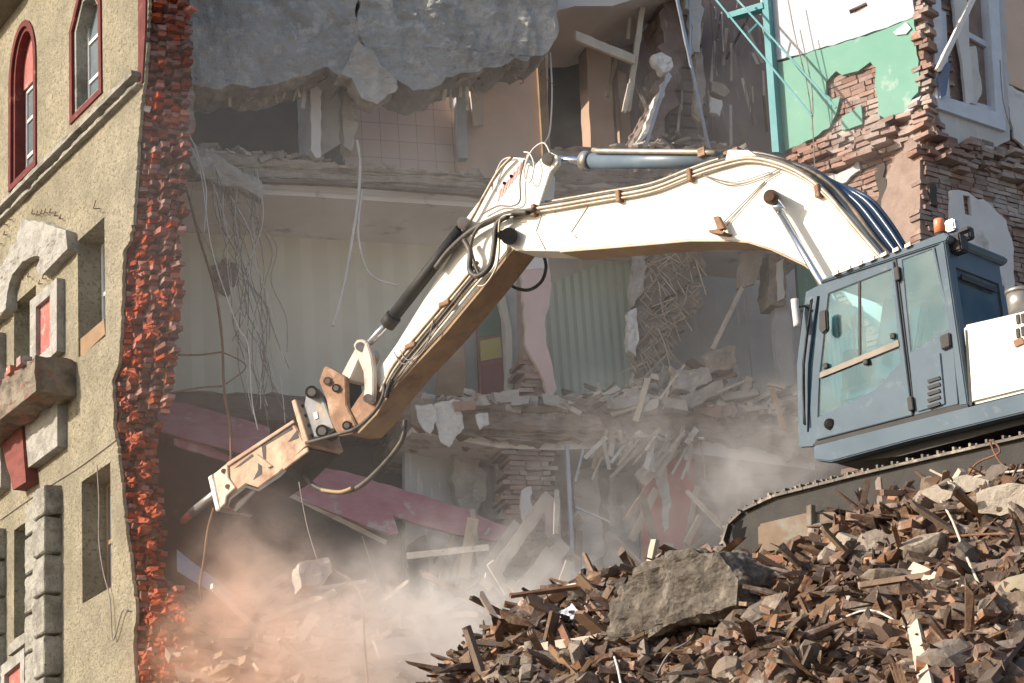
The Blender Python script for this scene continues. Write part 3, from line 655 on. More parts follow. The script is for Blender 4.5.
stick('plank', [(549, 538), (580, 560)], (-.5, -.6), .06, .05, wood_pale, 'short thin plank crossing right of the leaning timbers', 'plank')
stick('metal_pole', [(567, 446), (573, 575)], (-.2, -.5), .05, .05, galv, 'upright galvanised pole right of the brick pier', 'pole')
stick('metal_pole', [(575, 507), (610, 522)], (-.2, -.2), .03, .03, galv, 'short bent steel bar sticking out right of the upright galvanised pole', 'pole')
stick('metal_pole', [(583, 450), (575, 482)], (-.1, -.1), .03, .03, galv, 'short thin steel bar slanting by the top of the galvanised pole', 'pole')
stick('metal_pole', [(506, 500), (496, 530)], (.5, .5), .05, .03, M('sky_blue_tube', (.3, .42, .55), rough=.4, bump=0), 'pale blue tube slanting on the grey patched wall', 'pole')
stick('board', [(682, 438), (640, 480)], (.2, .0), .25, .05, wood_pale, 'weathered wide board drooping over the coral wall', 'board')
stick('plank', [(772, 388), (784, 430)], (-.2, -.3), .07, .05, M('orange_wood', (.42, .25, .13), (.32, .18, .09), 4, bump=.4), 'orange-brown short plank leaning at the right end of the broken floor', 'plank')
stick('white_board', [(181, -8), (146, 112)], (-1.5, -1.6), .10, .05, plaster_w, 'long white board leaning against the torn brick edge at the top', 'board')
stick('timber', [(768, 384), (785, 388)], (-.2, -.2), .05, .05, wood_pale, 'small pale stick lying across the orange-brown plank', 'plank')
# maroon boards slid down from the floor
def sheet(poly, c0, tilt, m, label, seed, th=.06):
    l = ragged([S.hit(p, c0) for p in poly], .014, .16, seed)
    mb = MB().prism(S, [l], c0, c0 + th); zc = sum(p[1] for p in l) / len(l)
    for v in mb.v: v += S.n * ((v.z - zc) * tilt)
    o = mb.build('fallen_boards', m); roughen(o, .2, .012, 4, seed); return tag(o, label, 'boards')
sheet([(160, 390), (190, 393), (245, 416), (270, 426), (262, 460), (231, 462), (160, 434)], .45, .9, maroon, 'dark maroon floor boards sagging behind the brick edge left of the hammer', 81)
sheet([(175, 436), (200, 440), (240, 462), (236, 466), (196, 452), (175, 444)], .2, .4, maroon, 'narrow maroon board under the sagging boards left of the hammer', 82)
sheet([(327, 456), (352, 462), (450, 502), (507, 534), (503, 550), (450, 540), (391, 518), (393, 539), (384, 541), (287, 490)], .2, .7, maroon, 'pinkish maroon boarding lying slanted below the hydraulic hammer', 83, .1)
stick('plank', [(286, 493), (386, 543)], (.35, .05), .07, .04, wood_pale, 'pale splintered batten along the lower edge of the pinkish maroon boarding', 'plank')
sheet([(180, 545), (196, 560), (236, 600), (225, 606), (205, 590), (178, 570)], -.2, .5, galv, 'bent pale metal sheet sticking out by the foot of the brick end', 84, .02)
sheet([(470, 555), (490, 560), (486, 580), (470, 576)], .6, .4, maroon, 'small maroon board in the dust under the long boarding', 85)
# concrete lump hanging on a wire, and other hanging things
o = MB().px(S, [(299, 562), (328, 557), (333, 572), (320, 584), (301, 588)], -3.6, -3.2, .015, .1, 90).build('concrete_lump', concrete_lt); roughen(o, .07, .03, 5, 2)
tag(o, 'pale concrete lump hanging on a wire below the hydraulic hammer', 'concrete lump')
def hung(px, c, r, m, label, cat='cable', name='cable'):
    return wire(px, S, c, r, name, m, label, cat)
hung([(299, 482), (307, 525), (318, 562)], -3.4, .008, cable_d, 'thin wire holding the pale concrete lump')
hung([(362, 536), (370, 560), (384, 598)], -.4, .010, cable_d, 'thin wire hanging from the pinkish maroon boarding')
hung([(333, 570), (350, 580), (362, 600), (364, 640), (368, 690)], -3.4, .018, wood_pale, 'pale bent rod curving down from beside the concrete lump')
hung([(357, 140), (360, 165), (358, 200), (352, 240), (344, 285), (333, 326)], -.35, .024, cable_w, 'thick white cable hanging from the white partition, the longer of two')
hung([(362, 190), (358, 230), (364, 262), (375, 278), (397, 285)], -.33, .020, cable_w, 'white cable curling to the right below the white partition')
hung([(550, 52), (552, 90), (550, 130), (545, 142)], -.5, .014, cable_w, 'thin white cable hanging from the right corner of the roof slab')
hung([(187, 190), (200, 240), (215, 290), (222, 340), (224, 390), (230, 425), (231, 462)], -.9, .020, rust_bar, 'rusty bent conduit hanging beside the brick edge')
hung([(222, 352), (200, 355), (178, 355)], -.88, .014, rust_bar, 'upper dark bar stub joining the rusty conduit to the brick edge')
hung([(224, 386), (200, 388), (170, 393)], -.88, .014, rust_bar, 'lower dark bar stub joining the rusty conduit to the brick edge')
hung([(222, 352), (246, 366), (226, 384)], -.88, .010, rust_bar, 'rusty bar bent to a triangle on the hanging conduit')
hung([(186, 130), (196, 150), (206, 190), (204, 232)], -.95, .012, cable_w, 'white cable looping over the top of the brick edge')
hung([(170, 122), (186, 140), (200, 170), (212, 250), (236, 322), (248, 345), (252, 400), (258, 430)], -1.0, .009, cable_w, 'long thin pale wire running down past the rusty conduit')
rw = random.Random(3)
for i in range(26):                                       # the tangle of wires below the torn flap
    x0 = rw.uniform(196, 262); y0 = rw.uniform(165, 195); x1 = 262 + rw.gauss(0, 14); y1 = rw.uniform(340, 432)
    pts = [(x0, y0)] + [(x0 + (x1 - x0) * t + rw.gauss(0, 7), y0 + (y1 - y0) * t) for t in (.2, .4, .6, .8)] + [(x1, y1)]
    hung(pts, -.3 + rw.uniform(-.2, .2), .007, cable_d if i % 3 else cable_w, 'thin wire in the tangle hanging from the torn floor edge beside the brick end')['group'] = 'wires of the tangle by the brick end'
for i, pts in enumerate(([(738, 0), (733, 40), (742, 70), (746, 100), (742, 130)], [(710, -5), (714, 60), (712, 120), (718, 150)], [(745, 20), (750, 70), (748, 140)], [(708, -5), (716, 20), (716, 60), (714, 100)])):
    hung(pts, .6, .008, cable_d, 'thin wire hanging in the brown recess left of the green wall')['group'] = 'wires hanging in the brown recess'
hung([(745, 282), (748, 330), (752, 380), (753, 440)], .1, .010, cable_d, 'long thin wire hanging below the leaning board under the boom')
hung([(540, 0), (546, 20), (540, 50)], 1.0, .006, cable_d, 'fine wire in the upper room beside the roof slab corner')
o = MB().px(S, [(712, 80), (724, 84), (730, 92), (724, 97), (712, 91)], .3, .45).build('broken_box', concrete_br); roughen(o, .07, .02, 6); tag(o, 'small pinkish box dangling on wires in the brown recess', 'box')
o = MB().px(S, [(711, 97), (722, 100), (720, 116), (710, 112)], .28, .33, .02, .06, 3).build('paper_scrap', cloth); tag(o, 'white scrap of paper dangling under the small box in the recess', 'paper')
# --- debris lying on the broken middle floor, each board a thing
rd = random.Random(21)
for i in range(46):
    x = rd.uniform(562, 800); y = 408 - 40 * max(0, 1 - abs(x - 705) / 90) * rd.random() - rd.uniform(-10, 14)
    a = S.at((x, y), rd.uniform(-.1, .8)); L = rd.uniform(.2, .7); an = rd.gauss(.25, .5)
    d = S.u * math.cos(an) + V((0, 0, math.sin(an))) + S.n * rd.uniform(-.5, .3)
    o = MB().beam(a - d * L / 2, a + d * L / 2, rd.uniform(.06, .18), rd.uniform(.025, .05), S.n * -1 + V((0, 0, .5))).build('broken_board', wood_pale if i % 3 else wood_br)
    tag(o, 'broken dusty board in the pile on the middle floor under the boom', 'board', 'broken boards on the middle floor')
for i in range(50):
    x = rd.uniform(416, 810); y = 402 + rd.uniform(-9, 8) + (6 if x > 560 else 0); s = rd.uniform(.05, .13)
    o = MB().box(S.at((x, y), rd.uniform(-.1, .3)), V((s * 1.5, rd.uniform(-s, s) * .5, rd.uniform(-s, s) * .5)), V((0, s, 0)), V((rd.uniform(-s, s) * .3, 0, s * .7))).build('plaster_chunk', concrete_lt if i % 2 else brick_dusty)
    roughen(o, s, s * .35, 6, i)
    tag(o, 'broken plaster or brick lump on the edge of the middle floor', 'rubble lump', 'rubble lumps on the middle floor edge')
for i, pts in enumerate(([(676, 372), (710, 366), (712, 380), (692, 392), (676, 388)], [(706, 352), (736, 346), (738, 368), (712, 372)], [(680, 396), (722, 380), (724, 392), (690, 408)], [(600, 400), (624, 388), (650, 392), (648, 402), (612, 410)])):
    o = MB().px(S, pts, -.15, .05, .03, .1, 100 + i).build('slab_fragment', concrete_lt if i != 1 else concrete_br); roughen(o, .1, .04, 5, i)
    tag(o, ('square pale slab fragment at the middle of the board pile', 'tilted brown slab fragment topping the board pile', 'long pale fragment under the square slab in the board pile', 'flat white-topped fragment at the left of the board pile')[i], 'slab fragment')

# laths and straw sticking out of the hanging ceiling and drooping under the middle floor
rl2 = random.Random(8)
lt = MB()
for i in range(150):
    x, y = rl2.uniform(640, 702), rl2.uniform(250, 372)
    if x > 700 - (y - 300) * .6 and y > 300: x -= 30
    p = S.at((x, y), .42 + rl2.uniform(-.04, .1)); an = rl2.choice((.6, .75, -.9, 2.2)) + rl2.gauss(0, .25); L_ = rl2.uniform(.08, .3)
    d = S.u * math.cos(an) + V((0, 0, math.sin(an))) + S.n * rl2.uniform(-.3, .2)
    lt.beam(p - d * L_, p + d * L_, .016, .012)
tag(lt.build('lath', M('straw_lath', (.50, .42, .33), (.40, .33, .26), 5, bump=.2, island=.3), hang), kind='stuff')
for i in range(44):
    x0 = rl2.uniform(596, 700); y0 = 432 + rl2.uniform(-6, 8); L_ = rl2.uniform(14, 48); s_ = rl2.gauss(-.5, .35)
    p, q = S.at((x0, y0), rl2.uniform(-.2, .3)), S.at((x0 + s_ * L_, y0 + L_), rl2.uniform(-.3, .3))
    tag(MB().beam(p, q, rl2.uniform(.02, .09), .015, S.n * -1).build('lath', wood_pale if i % 3 else cloth), 'dusty lath drooping from the broken floor edge above the coral wall', 'lath', 'laths drooping over the coral wall')
for i in range(40):
    x = rl2.uniform(600, 780); y = 396 - 34 * math.exp(-((x - 690) / 45) ** 2) * rl2.random() + rl2.uniform(-6, 14); L_ = rl2.uniform(.25, .85); an = rl2.gauss(.5, .6)
    a = S.at((x, y), rl2.uniform(-.2, .5)); d = S.u * math.cos(an) + V((0, 0, math.sin(an))) + S.n * rl2.uniform(-.4, .4)
    o = MB().beam(a - d * L_ / 2, a + d * L_ / 2, rl2.uniform(.03, .10), .02, S.n * -1 + V((0, 0, .6))).build('broken_board', wood_pale if i % 4 else wood_br)
    tag(o, 'broken dusty board in the pile on the middle floor under the boom', 'board', 'broken boards on the middle floor')
# heap of plaster, laths and dust against the pile on the middle floor
def mound(name, px, py, c, rx, rz, m, n, seed, par, smin, smax):
    r = random.Random(seed); mb = MB()
    for i in range(n):
        t = r.uniform(-1, 1); h = (1 - t * t) * r.random()
        a_, b_ = S.hit((px, py), c); p = S.pt(a_ + t * rx, b_ + h * rz, c + r.uniform(-.2, .6) + h * .4)
        s_ = r.uniform(smin, smax); e = V((r.uniform(-1, 1), r.uniform(-1, 1), r.uniform(-.7, .7))).normalized(); g_ = e.cross(V((.1, .2, 1))).normalized(); k_ = e.cross(g_)
        b0 = len(mb.v); mb.box(p, e * s_ * r.uniform(1, 2.4), g_ * s_ * .8, k_ * s_ * .4)
        for vv in mb.v[b0:]: vv += V((r.uniform(-1, 1), r.uniform(-1, 1), r.uniform(-1, 1))) * s_ * .4
    o = mb.build(name, m, par); tag(o, kind='stuff'); return o
m_pl = M('plaster_rubble', (.46, .41, .36), (.35, .30, .26), 4, (.52, .48, .44), 3, .6, .08, bump=.7, bscale=16, island=.3)
mound('rubble', 690, 412, .1, 1.3, .75, m_pl, 420, 1, ruin, .02, .09)
mound('rubble', 600, 408, .1, .7, .3, m_pl, 160, 2, ruin, .02, .08)
mound('rubble', 760, 424, .1, .7, .35, M('floor_rubble', 0), 160, 3, ruin, .02, .07)
mound('rubble', 460, 404, .1, .6, .16, M('floor_rubble', 0), 120, 4, ruin, .02, .06)
mound('rubble', 690, 152, .4, 1.0, .45, M('floor_rubble', 0), 160, 5, ruin, .02, .07)
mound('rubble', 655, 440, .0, .7, .1, m_pl, 120, 6, ruin, .02, .06)
# low field of pale wreckage half hidden in the dust, left of the big heap
fld = MB(); zf = S.hit((420, 612), .2)[1]
ua, ub_ = S.hit((150, 612), .2)[0], S.hit((900, 612), .2)[0]
def field_z(u, c): return zf + (c - .2) * (.42 if c > -1.2 else .42) - (.55 * (-1.2 - c) if c < -1.2 else 0) + .25 * noise.fractal(V((u * .8, c * .8, 9)), 1, 2, 3) - .12 * max(0, 1.5 - (u - ua))
NF = 60
fv = [S.pt(ua + (ub_ - ua) * i / NF, max(.05, field_z(ua + (ub_ - ua) * i / NF, -6 + 10 * j / NF)), -6 + 10 * j / NF) for j in range(NF + 1) for i in range(NF + 1)]
fld.add(fv, [(j * (NF + 1) + i, j * (NF + 1) + i + 1, (j + 1) * (NF + 1) + i + 1, (j + 1) * (NF + 1) + i) for j in range(NF) for i in range(NF)])
for i in range(1500):
    u, c = rl2.uniform(ua, ub_ - 2), rl2.uniform(-2.6, 1.5); p = S.pt(u, field_z(u, c) + .02, c); s_ = abs(rl2.gauss(0, .05)) + .02; m_ = rot(rl2) if False else Matrix.Rotation(rl2.uniform(0, 6.28), 3, 'Z') @ Matrix.Rotation(rl2.gauss(0, .5), 3, 'X')
    b0 = len(fld.v); fld.box(p, m_ @ V((s_ * 2, 0, 0)), m_ @ V((0, s_, 0)), m_ @ V((0, 0, s_ * .5)))
    for v in fld.v[b0:]: v += V((rl2.uniform(-1, 1), rl2.uniform(-1, 1), rl2.uniform(-1, 1))) * s_ * .4
tag(fld.build('debris', M('dust_rubble', (.40, .31, .24), (.30, .225, .17), 3, (.46, .40, .34), 2, .58, .1, bump=1.0, bscale=10, bdist=.06, island=.25)), 'pale field of smashed plaster and dust at the foot of the broken rooms', 'debris', kind='stuff')
for i in range(60):
    u, c = rl2.uniform(ua + .6, ub_ - 2.4), rl2.uniform(-2.4, 1.0); an = rl2.gauss(.25, .35) * rl2.choice((1, 1, -1)); L_ = rl2.uniform(.3, 1.3); yw = rl2.uniform(-.8, .8)
    d = (S.u * math.cos(yw) + S.n * math.sin(yw)) * math.cos(an) + V((0, 0, math.sin(an))); p = S.pt(u, field_z(u, c) + .06 + abs(math.sin(an)) * L_ * .35, c)
    o = MB().beam(p - d * L_ / 2, p + d * L_ / 2, rl2.uniform(.04, .16), rl2.uniform(.02, .05), S.n * -1 + V((0, 0, .7))).build('fallen_board', wood_pale if i % 4 else plaster_w)
    tag(o, 'pale fallen board half hidden by dust at the foot of the broken rooms', 'board', 'fallen boards in the dust at the foot of the rooms')
o = MB().px(S, [(374, 640), (426, 634), (430, 652), (380, 658)], -2.2, -2.1, .02, .1, 4).build('plasterboard', plaster_w); tag(o, 'white panel lying in the bright dust at the bottom centre', 'panel')
# broken ends of reinforcing rods on the roof slab
rs = MB()
for i in range(16):
    x = rl2.uniform(200, 550); y = 62 + rl2.uniform(-4, 22); p = S.at((x, y), -.5)
    rs.tube(spline([p, p + V((rl2.uniform(-.1, .1), -.06, -.12)), p + V((rl2.uniform(-.2, .2), rl2.uniform(-.2, 0), -rl2.uniform(.18, .4)))], 3), .007, 5)
tag(rs.build('rod', rust_bar, ruin), kind='stuff')
for i in range(34):
    x = rl2.uniform(596, 764); y = rl2.uniform(-5, 120); L_ = rl2.uniform(10, 46); s_ = rl2.gauss(0, .25)
    p, q = S.at((x, y), rl2.uniform(.4, 1.0)), S.at((x + s_ * L_, y + L_), rl2.uniform(.4, 1.0))
    tag(MB().beam(p, q, rl2.uniform(.015, .07), .015, S.n * -1).build('lath', wood_pale if i % 3 else wood_br), 'dusty lath hanging loose in the wrecked upper room', 'lath', 'laths hanging in the wrecked upper room')
for i in range(30):
    x = rl2.uniform(196, 470); y = 84 + rl2.uniform(-3, 4); L_ = rl2.uniform(8, 24)
    if 310 < x < 400: continue
    tag(MB().beam(S.at((x, y), -.3), S.at((x + rl2.gauss(0, 3), y + L_), -.3), rl2.uniform(.02, .06), .02, S.n * -1).build('lath', wood_pale), 'short lath dangling from the underside of the roof slab', 'lath', 'laths dangling under the roof slab')
sp('wall_stub', plaster_w, [(575, 470), (598, 463), (603, 556), (578, 570)], 1.2, 1.3, .04, .1, 121, rough=(.12, .03, 5))
sp('wall_stub', plaster_g, [(610, 478), (636, 468), (640, 560), (606, 566)], 1.0, 1.1, .05, .1, 122, rough=(.12, .03, 5))
sp('wall_stub', concrete_lt, [(452, 440), (478, 436), (486, 500), (470, 520), (455, 498)], .8, .95, .05, .1, 123, rough=(.12, .04, 5))
for i in range(46):                                       # leaning timbers and torn boards before the lower storey
    x = rl2.uniform(440, 720); y = rl2.uniform(545, 610) if x < 530 else rl2.uniform(500, 600); L_ = rl2.uniform(.4, 1.25); an = rl2.choice((.8, 1.0, -.7, 1.3, .4)) + rl2.gauss(0, .2); c = rl2.uniform(-1.6, .5)
    a = S.at((x, y), c); d = S.u * math.cos(an) + V((0, 0, math.sin(an))) + S.n * rl2.uniform(-.3, .4)
    o = MB().beam(a - d * L_ / 2, a + d * L_ / 2, rl2.uniform(.04, .16), rl2.uniform(.02, .06), S.n * -1).build('leaning_board', (wood_pale, wood_br, concrete_lt, wood_pale)[i % 4])
    tag(o, 'broken board leaning in the dust before the lower storey', 'board', 'leaning boards before the lower storey')
#--RUIN--
# ------------------------------------------------------------------ right: corner of the building with the green wall
G = Plane(P(918, 60, 34.0), (.79, -.61)); B = Plane(P(918, 60, 34.0), (.79, .61))
corner = thing('corner_building', G.pt(0, 0, 1.5), 'hazy building corner with a white and green wall, bare brick and a white window', 'building'); corner.location.z = 0
def cp(name, m, pl, poly, c0, c1, **k): return sp(name, m, poly, c0, c1, pl=pl, par=k.pop('par', corner), **k)
cp('brick_core', mortar_dusty, G, [(768, -60), (918, -60), (922, 700), (862, 700), (852, 290), (838, 240), (806, 190), (782, 150)], .04, .8, rag=.04, seed=3)
cp('brick_core', mortar_dusty, B, [(920, -60), (1120, -60), (1120, 700), (920, 700)], .04, .8)
brickfield('brick_wall', G, [(772, -40), (922, -40), (928, 700), (850, 700), (842, 290), (832, 255), (815, 225), (802, 190), (784, 160), (776, 100)], .0, .2, brick_dusty, 31, corner, .03, jit=.012)
brickfield('brick_wall', B, [(923, -40), (946, -40), (950, 100), (1060, 180), (1060, 500), (923, 500)], .0, .2, brick_dusty, 32, corner, .03, jit=.012)
hole = [(825, 84), (828, 76), (832, 75), (836, 70), (842, 74), (858, 70), (866, 64), (870, 62), (876, 68), (875, 84), (878, 100), (880, 118), (866, 120), (861, 104), (841, 115), (841, 127), (860, 128), (861, 126), (866, 124), (880, 122), (900, 112), (908, 106), (912, 100), (918, 96), (919, 80), (912, 20), (838, 46), (772, 63), (785, 148), (806, 142), (828, 128), (832, 112), (840, 98), (826, 96)]
green = [(770, 64), (800, 56), (840, 44), (880, 31), (914, 18), (916, 40), (919, 80), (918, 92), (912, 98), (905, 112), (880, 121), (878, 100), (875, 84), (876, 68), (870, 62), (866, 65), (858, 71), (842, 75), (836, 71), (831, 76), (826, 82), (826, 94), (832, 99), (840, 97), (836, 114), (829, 128), (806, 141), (785, 151), (776, 110)]
cp('green_plaster', green_paint, G, green, -.06, -.01, rag=.02, step=.1, seed=3)
cp('green_plaster', green_paint, G, [(841, 118), (861, 105), (862, 124), (842, 130)], -.055, -.01, rag=.015, step=.1, seed=4)
cp('white_plaster', M('cool_white_plaster', (.52, .53, .56), (.46, .47, .50), 1.6, (.48, .46, .45), 2, .64, .05, bump=.3, bscale=14), G, [(752, -60), (912, -60), (913, 17), (880, 29.5), (840, 42.5), (800, 54.5), (768, 62)], -.07, -.01, rag=.015, step=.1, seed=5, holes=([(849, 10), (860, 5), (866, 2), (868, 6), (858, 12), (850, 14)],))
cp('white_plaster', M('cool_white_plaster', 0), G, [(893, 32), (906, 22), (911, 28), (906, 34), (896, 35)], -.085, -.065, rag=.02, step=.08, seed=6)
cp('white_plaster', M('cool_white_plaster', 0), G, [(822, 174), (846, 170), (858, 160), (860, 170), (846, 182), (828, 184)], -.06, -.01, rag=.03, step=.08, seed=7)
cp('white_plaster', M('cool_white_plaster', 0), G, [(904, 112), (912, 100), (921, 96), (914, 108), (908, 114)], -.08, -.04, rag=.02, step=.08, seed=8)
# white window in its wall
cp('plaster_wall', plaster_g, B, [(938, -60), (1004, -60), (1010, 140), (975, 156), (962, 152), (942, 132), (938, 110)], -.06, -.01, rag=.02, step=.15, seed=9, holes=([(934, -50), (994, -50), (1001, 122), (944, 103)],))
wf = cp('window_frame', M('blue_white_frame', (.60, .64, .70), (.52, .55, .6), 4, rough=.6, bump=.2), B, [(929, -50), (996, -50), (1006, 131), (938, 108)], -.12, .05, holes=([(939, -40), (986, -40), (996, 112), (946, 97)],))
cp('sash', M('blue_white_frame', 0), B, [(966, 30), (994, 46), (997, 112), (966, 104)], -.02, .03, holes=([(969, 37), (990, 49), (993, 107), (969, 100)],), par=wf)
cp('sash', M('blue_white_frame', 0), B, [(936, 10), (946, 12), (950, 98), (942, 96)], -.03, .02, par=wf)
cp('window_pane', pane_dark, B, [(937, -40), (990, -40), (997, 113), (945, 97)], .055, .07, par=wf)
cp('window_board', M('blue_board', (.15, .19, .30), (.2, .24, .34), 3), B, [(938, 78), (948, 62), (951, 64), (946, 95), (941, 98)], -.16, -.12)
cp('window_board', plaster_w, B, [(952, -20), (966, -20), (970, 50), (974, 100), (966, 108), (962, 60), (955, 20)], -.10, -.05, rag=.012, step=.12, seed=11)
cp('curtain', cloth, B, [(962, 48), (976, 46), (982, 90), (976, 104), (966, 100)], -.045, -.03, rag=.02, step=.1, seed=12)
o = MB().beam(B.at((977, -10), -.5), B.at((938, 70), -.3), .09, .07).build('white_batten', plaster_w); roughen(o, .15, .01, 5); tag(o, 'broken white batten leaning across the white window', 'batten')
cp('peach_wall', peach, B, [(1002, -60), (1060, -60), (1060, 104), (1004, 82)], -.05, -.01, rag=.01, step=.2, seed=13)
cp('white_plaster', plaster_w, B, [(1005, 84), (1060, 108), (1060, 180), (1014, 138)], -.05, -.01, rag=.03, step=.12, seed=14)
cp('white_plaster', plaster_w, B, [(951, 190), (968, 192), (990, 204), (1006, 220), (1014, 250), (1016, 330), (955, 330)], -.07, -.01, rag=.03, step=.12, seed=15, holes=([(963, 195), (970, 196), (972, 216), (965, 214)],))
brickfield('ledge', B, [(926, 118), (960, 150), (985, 138), (1060, 178), (1060, 200), (985, 168), (960, 172), (926, 142)], -.14, .3, brick_dusty, 36, corner, .12, jit=.09)
brickfield('ledge', G, [(784, 150), (806, 143), (850, 130), (905, 114), (922, 110), (922, 136), (900, 146), (850, 168), (800, 184)], -.14, .3, brick_dusty, 37, corner, .12, jit=.09)
brickfield('brick_quoin', G, [(912, -30), (924, -30), (930, 130), (918, 130)], -.06, .3, brick_dusty, 35, corner, .08, bw=.16, jit=.04)
# dark chimney-like channels in the brick
for pts in ([(876, 165), (884, 162), (890, 240), (882, 246)], [(902, 178), (914, 184), (916, 236), (904, 232)], [(930, 182), (936, 184), (938, 206), (931, 204)]):
    cp('flue', M('dark_timber', 0), G if pts[0][0] < 920 else B, pts, -.035, .0, rag=.03, step=.08, seed=int(pts[0][0]))
# teal door frame at the left end of the green wall, and teal bars hanging from above
tf = cp('door_frame', teal_paint, G, [(761, -10), (767, -10), (779, 152), (772, 152)], -.2, -.02)
cp('door_frame', teal_paint, G, [(726, 13), (762, 2), (763, 8), (728, 18)], -.22, -.06)
for i, (pts, c) in enumerate((([(713, -4), (812, 116)], -.7), ([(734, -4), (836, 108)], -.5), ([(745, 36), (757, 24)], -.6))):
    o = MB().beam(G.at(pts[0], c), G.at(pts[1], c + .1), .028 if i < 2 else .022, .028).build('steel_bar', teal_paint)
    tag(o, ('long teal bar hanging aslant over the green wall, lower of two', 'teal bar hanging aslant over the green wall, upper of two', 'short teal cross bar between the hanging teal bars')[i], 'bar')
for i, pts in enumerate(([(788, 0), (796, 40), (806, 80), (812, 120), (815, 170)], [(800, 30), (812, 90), (812, 130)], [(1000, 60), (1003, 100), (1012, 132)])):
    wire(pts, G if i < 2 else B, -.3, .008, 'cable', cable_d, ('long thin wire hanging down the green wall', 'short thin wire in front of the green wall beside the brick hole', 'thin wire at the right jamb of the white window')[i])
#--CORNER--
# ------------------------------------------------------------------ excavator with a hydraulic hammer
C = Plane(P(870, 430, 24.0), (.743, -.669))       # left side of the cab: u runs to the rear, n to the machine's right
m_white = M('machine_white', (.76, .74, .67), (.69, .665, .59), 1.5, (.44, .35, .25), 3.4, .69, .08, rough=.65, bump=.04, bscale=4, spec=.2)
m_blue = M('machine_blue', (.112, .148, .182), (.09, .122, .153), 1.6, (.17, .195, .215), 5.0, .66, .08, rough=.7, bump=.05, bscale=8, spec=.15)
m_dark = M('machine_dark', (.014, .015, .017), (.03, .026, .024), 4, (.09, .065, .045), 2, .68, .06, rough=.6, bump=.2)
m_rust = M('machine_rust', (.27, .15, .085), (.17, .09, .052), 5, (.42, .29, .20), 3, .60, .08, rough=.7, bump=.4, bscale=14)
m_hammer = M('hammer_tan', (.47, .335, .235), (.36, .235, .155), 4, (.22, .125, .08), 3.4, .56, .10, rough=.6, bump=.3, bscale=16)
m_steel = M('worn_steel', (.42, .41, .40), (.30, .27, .24), 5, (.24, .13, .08), 4, .62, .06, rough=.38, metal=.6, bump=.1)
m_chrome = M('chrome_rod', (.62, .64, .68), rough=.18, metal=.9, bump=0)
m_cyl = M('cylinder_blue', (.11, .15, .19), (.15, .19, .23), 3, (.26, .26, .25), 3, .66, .05, rough=.35, bump=.05, spec=.5)
m_pipe = M('dirty_pipe', (.42, .37, .30), (.30, .24, .18), 6, (.16, .10, .07), 5, .64, .05, rough=.45, metal=.3, bump=.1)
m_hoseb = M('blue_black_hose', (.03, .05, .09), (.05, .085, .15), 2, rough=.3, bump=.05, spec=.6)
m_glass = glass('cab_glass', (.52, .72, .77), .24)
m_glassd = glass('rear_glass', (.16, .30, .36), .15)
m_track = M('track_steel', (.085, .078, .07), (.14, .12, .10), 5, (.34, .29, .23), 5, .6, .08, rough=.6, metal=.3, bump=.3)
m_frame = M('track_frame_paint', (.20, .15, .11), (.15, .105, .072), 4, (.20, .20, .175), 2.6, .6, .07, rough=.75, bump=.4, bscale=14)
ex = thing('excavator', C.at((980, 520), 1.3), 'white and blue-grey tracked excavator with a hydraulic hammer, perched on the rubble heap', 'excavator')
def ep(name, m, poly, c0, c1, par=None, bevel=0, holes=(), pl=C):
    return MB().px(pl, poly, c0, c1, holes=holes).build(name, m, par or ex, bevel)
CW = 1.05                                            # cab width
# cab: a frame with the two sides, roof, floor, pillars
cab_out = [(823, 283), (943, 237), (968, 405), (813, 444), (799, 446), (797, 364), (806, 292)]
door_g = [(828.5, 293.5), (891.5, 269), (898, 340), (820, 372)]
door_l = [(819, 378), (899, 347), (900.5, 362), (875.5, 389.5), (818, 417)]
quart = [(902, 260), (932, 249), (949, 328), (911, 352)]
side = ep('cab', m_blue, [(823, 283), (943, 237), (968, 405), (813, 444), (817, 364)], 0, .05, holes=(door_g, door_l, quart), bevel=0)
far = MB().px(C, cab_out, CW - .05, CW, holes=([(828, 296), (895, 270), (905, 380), (822, 410)],)).build('far_side', m_blue, side)
cpts = [C.hit(p) for p in cab_out]
def cross(i, j, th, c0=.05, c1=CW - .05, name='', m=None, par=None):
    """strip across the cab between two outline corners"""
    a, b = V(cpts[i] + (0,)), V(cpts[j] + (0,)); d = (b - a).normalized(); nn = V((-d.y, d.x, 0)) * th
    return MB().prism(C, [(a.x, a.y), (b.x, b.y), (b.x - nn.x, b.y - nn.y), (a.x - nn.x, a.y - nn.y)], c0, c1).build(name, m, par or side)
rf = MB().px(C, [(819, 283), (822, 279), (884, 255), (944, 232), (949, 236), (946, 241)], -.03, CW + .02).build('roof', m_blue, side, .012)
cross(3, 2, -.06, name='cab_floor', m=m_dark)
rl_ = MB()
for x in (836, 848, 860, 872, 884, 896, 908):
    p = C.at((x, 278 - (x - 823) * .385), -.05); rl_.box(p, C.u * .035 + V((0, 0, .004)), C.n * .012, V((0, 0, .018)))
rl_.build('roof_rail', m_pipe, rf)
# front posts with the grab rails, windscreen between
fp = ep('front_pillar', m_blue, [(823, 283), (817, 364), (813, 446), (800, 447), (797.5, 364), (807, 292)], .0, .05, side, holes=([(817, 296), (820, 296), (813, 364), (809, 432), (807, 432), (808, 364)], [(810, 300), (813, 298), (805, 364), (805.5, 424), (803, 424), (802, 364)]))
ep('windscreen', m_glass, [(807, 292), (810, 291), (800.5, 364), (803, 440), (800, 441), (797.5, 364)], .06, CW - .06, side)
for c in (.0,):
    MB().tube(spline([C.at(p, -.05) for p in ((812, 300), (806, 340), (803, 380), (805, 425))], 4), .012, 6).build('grab_rail', m_dark, side)
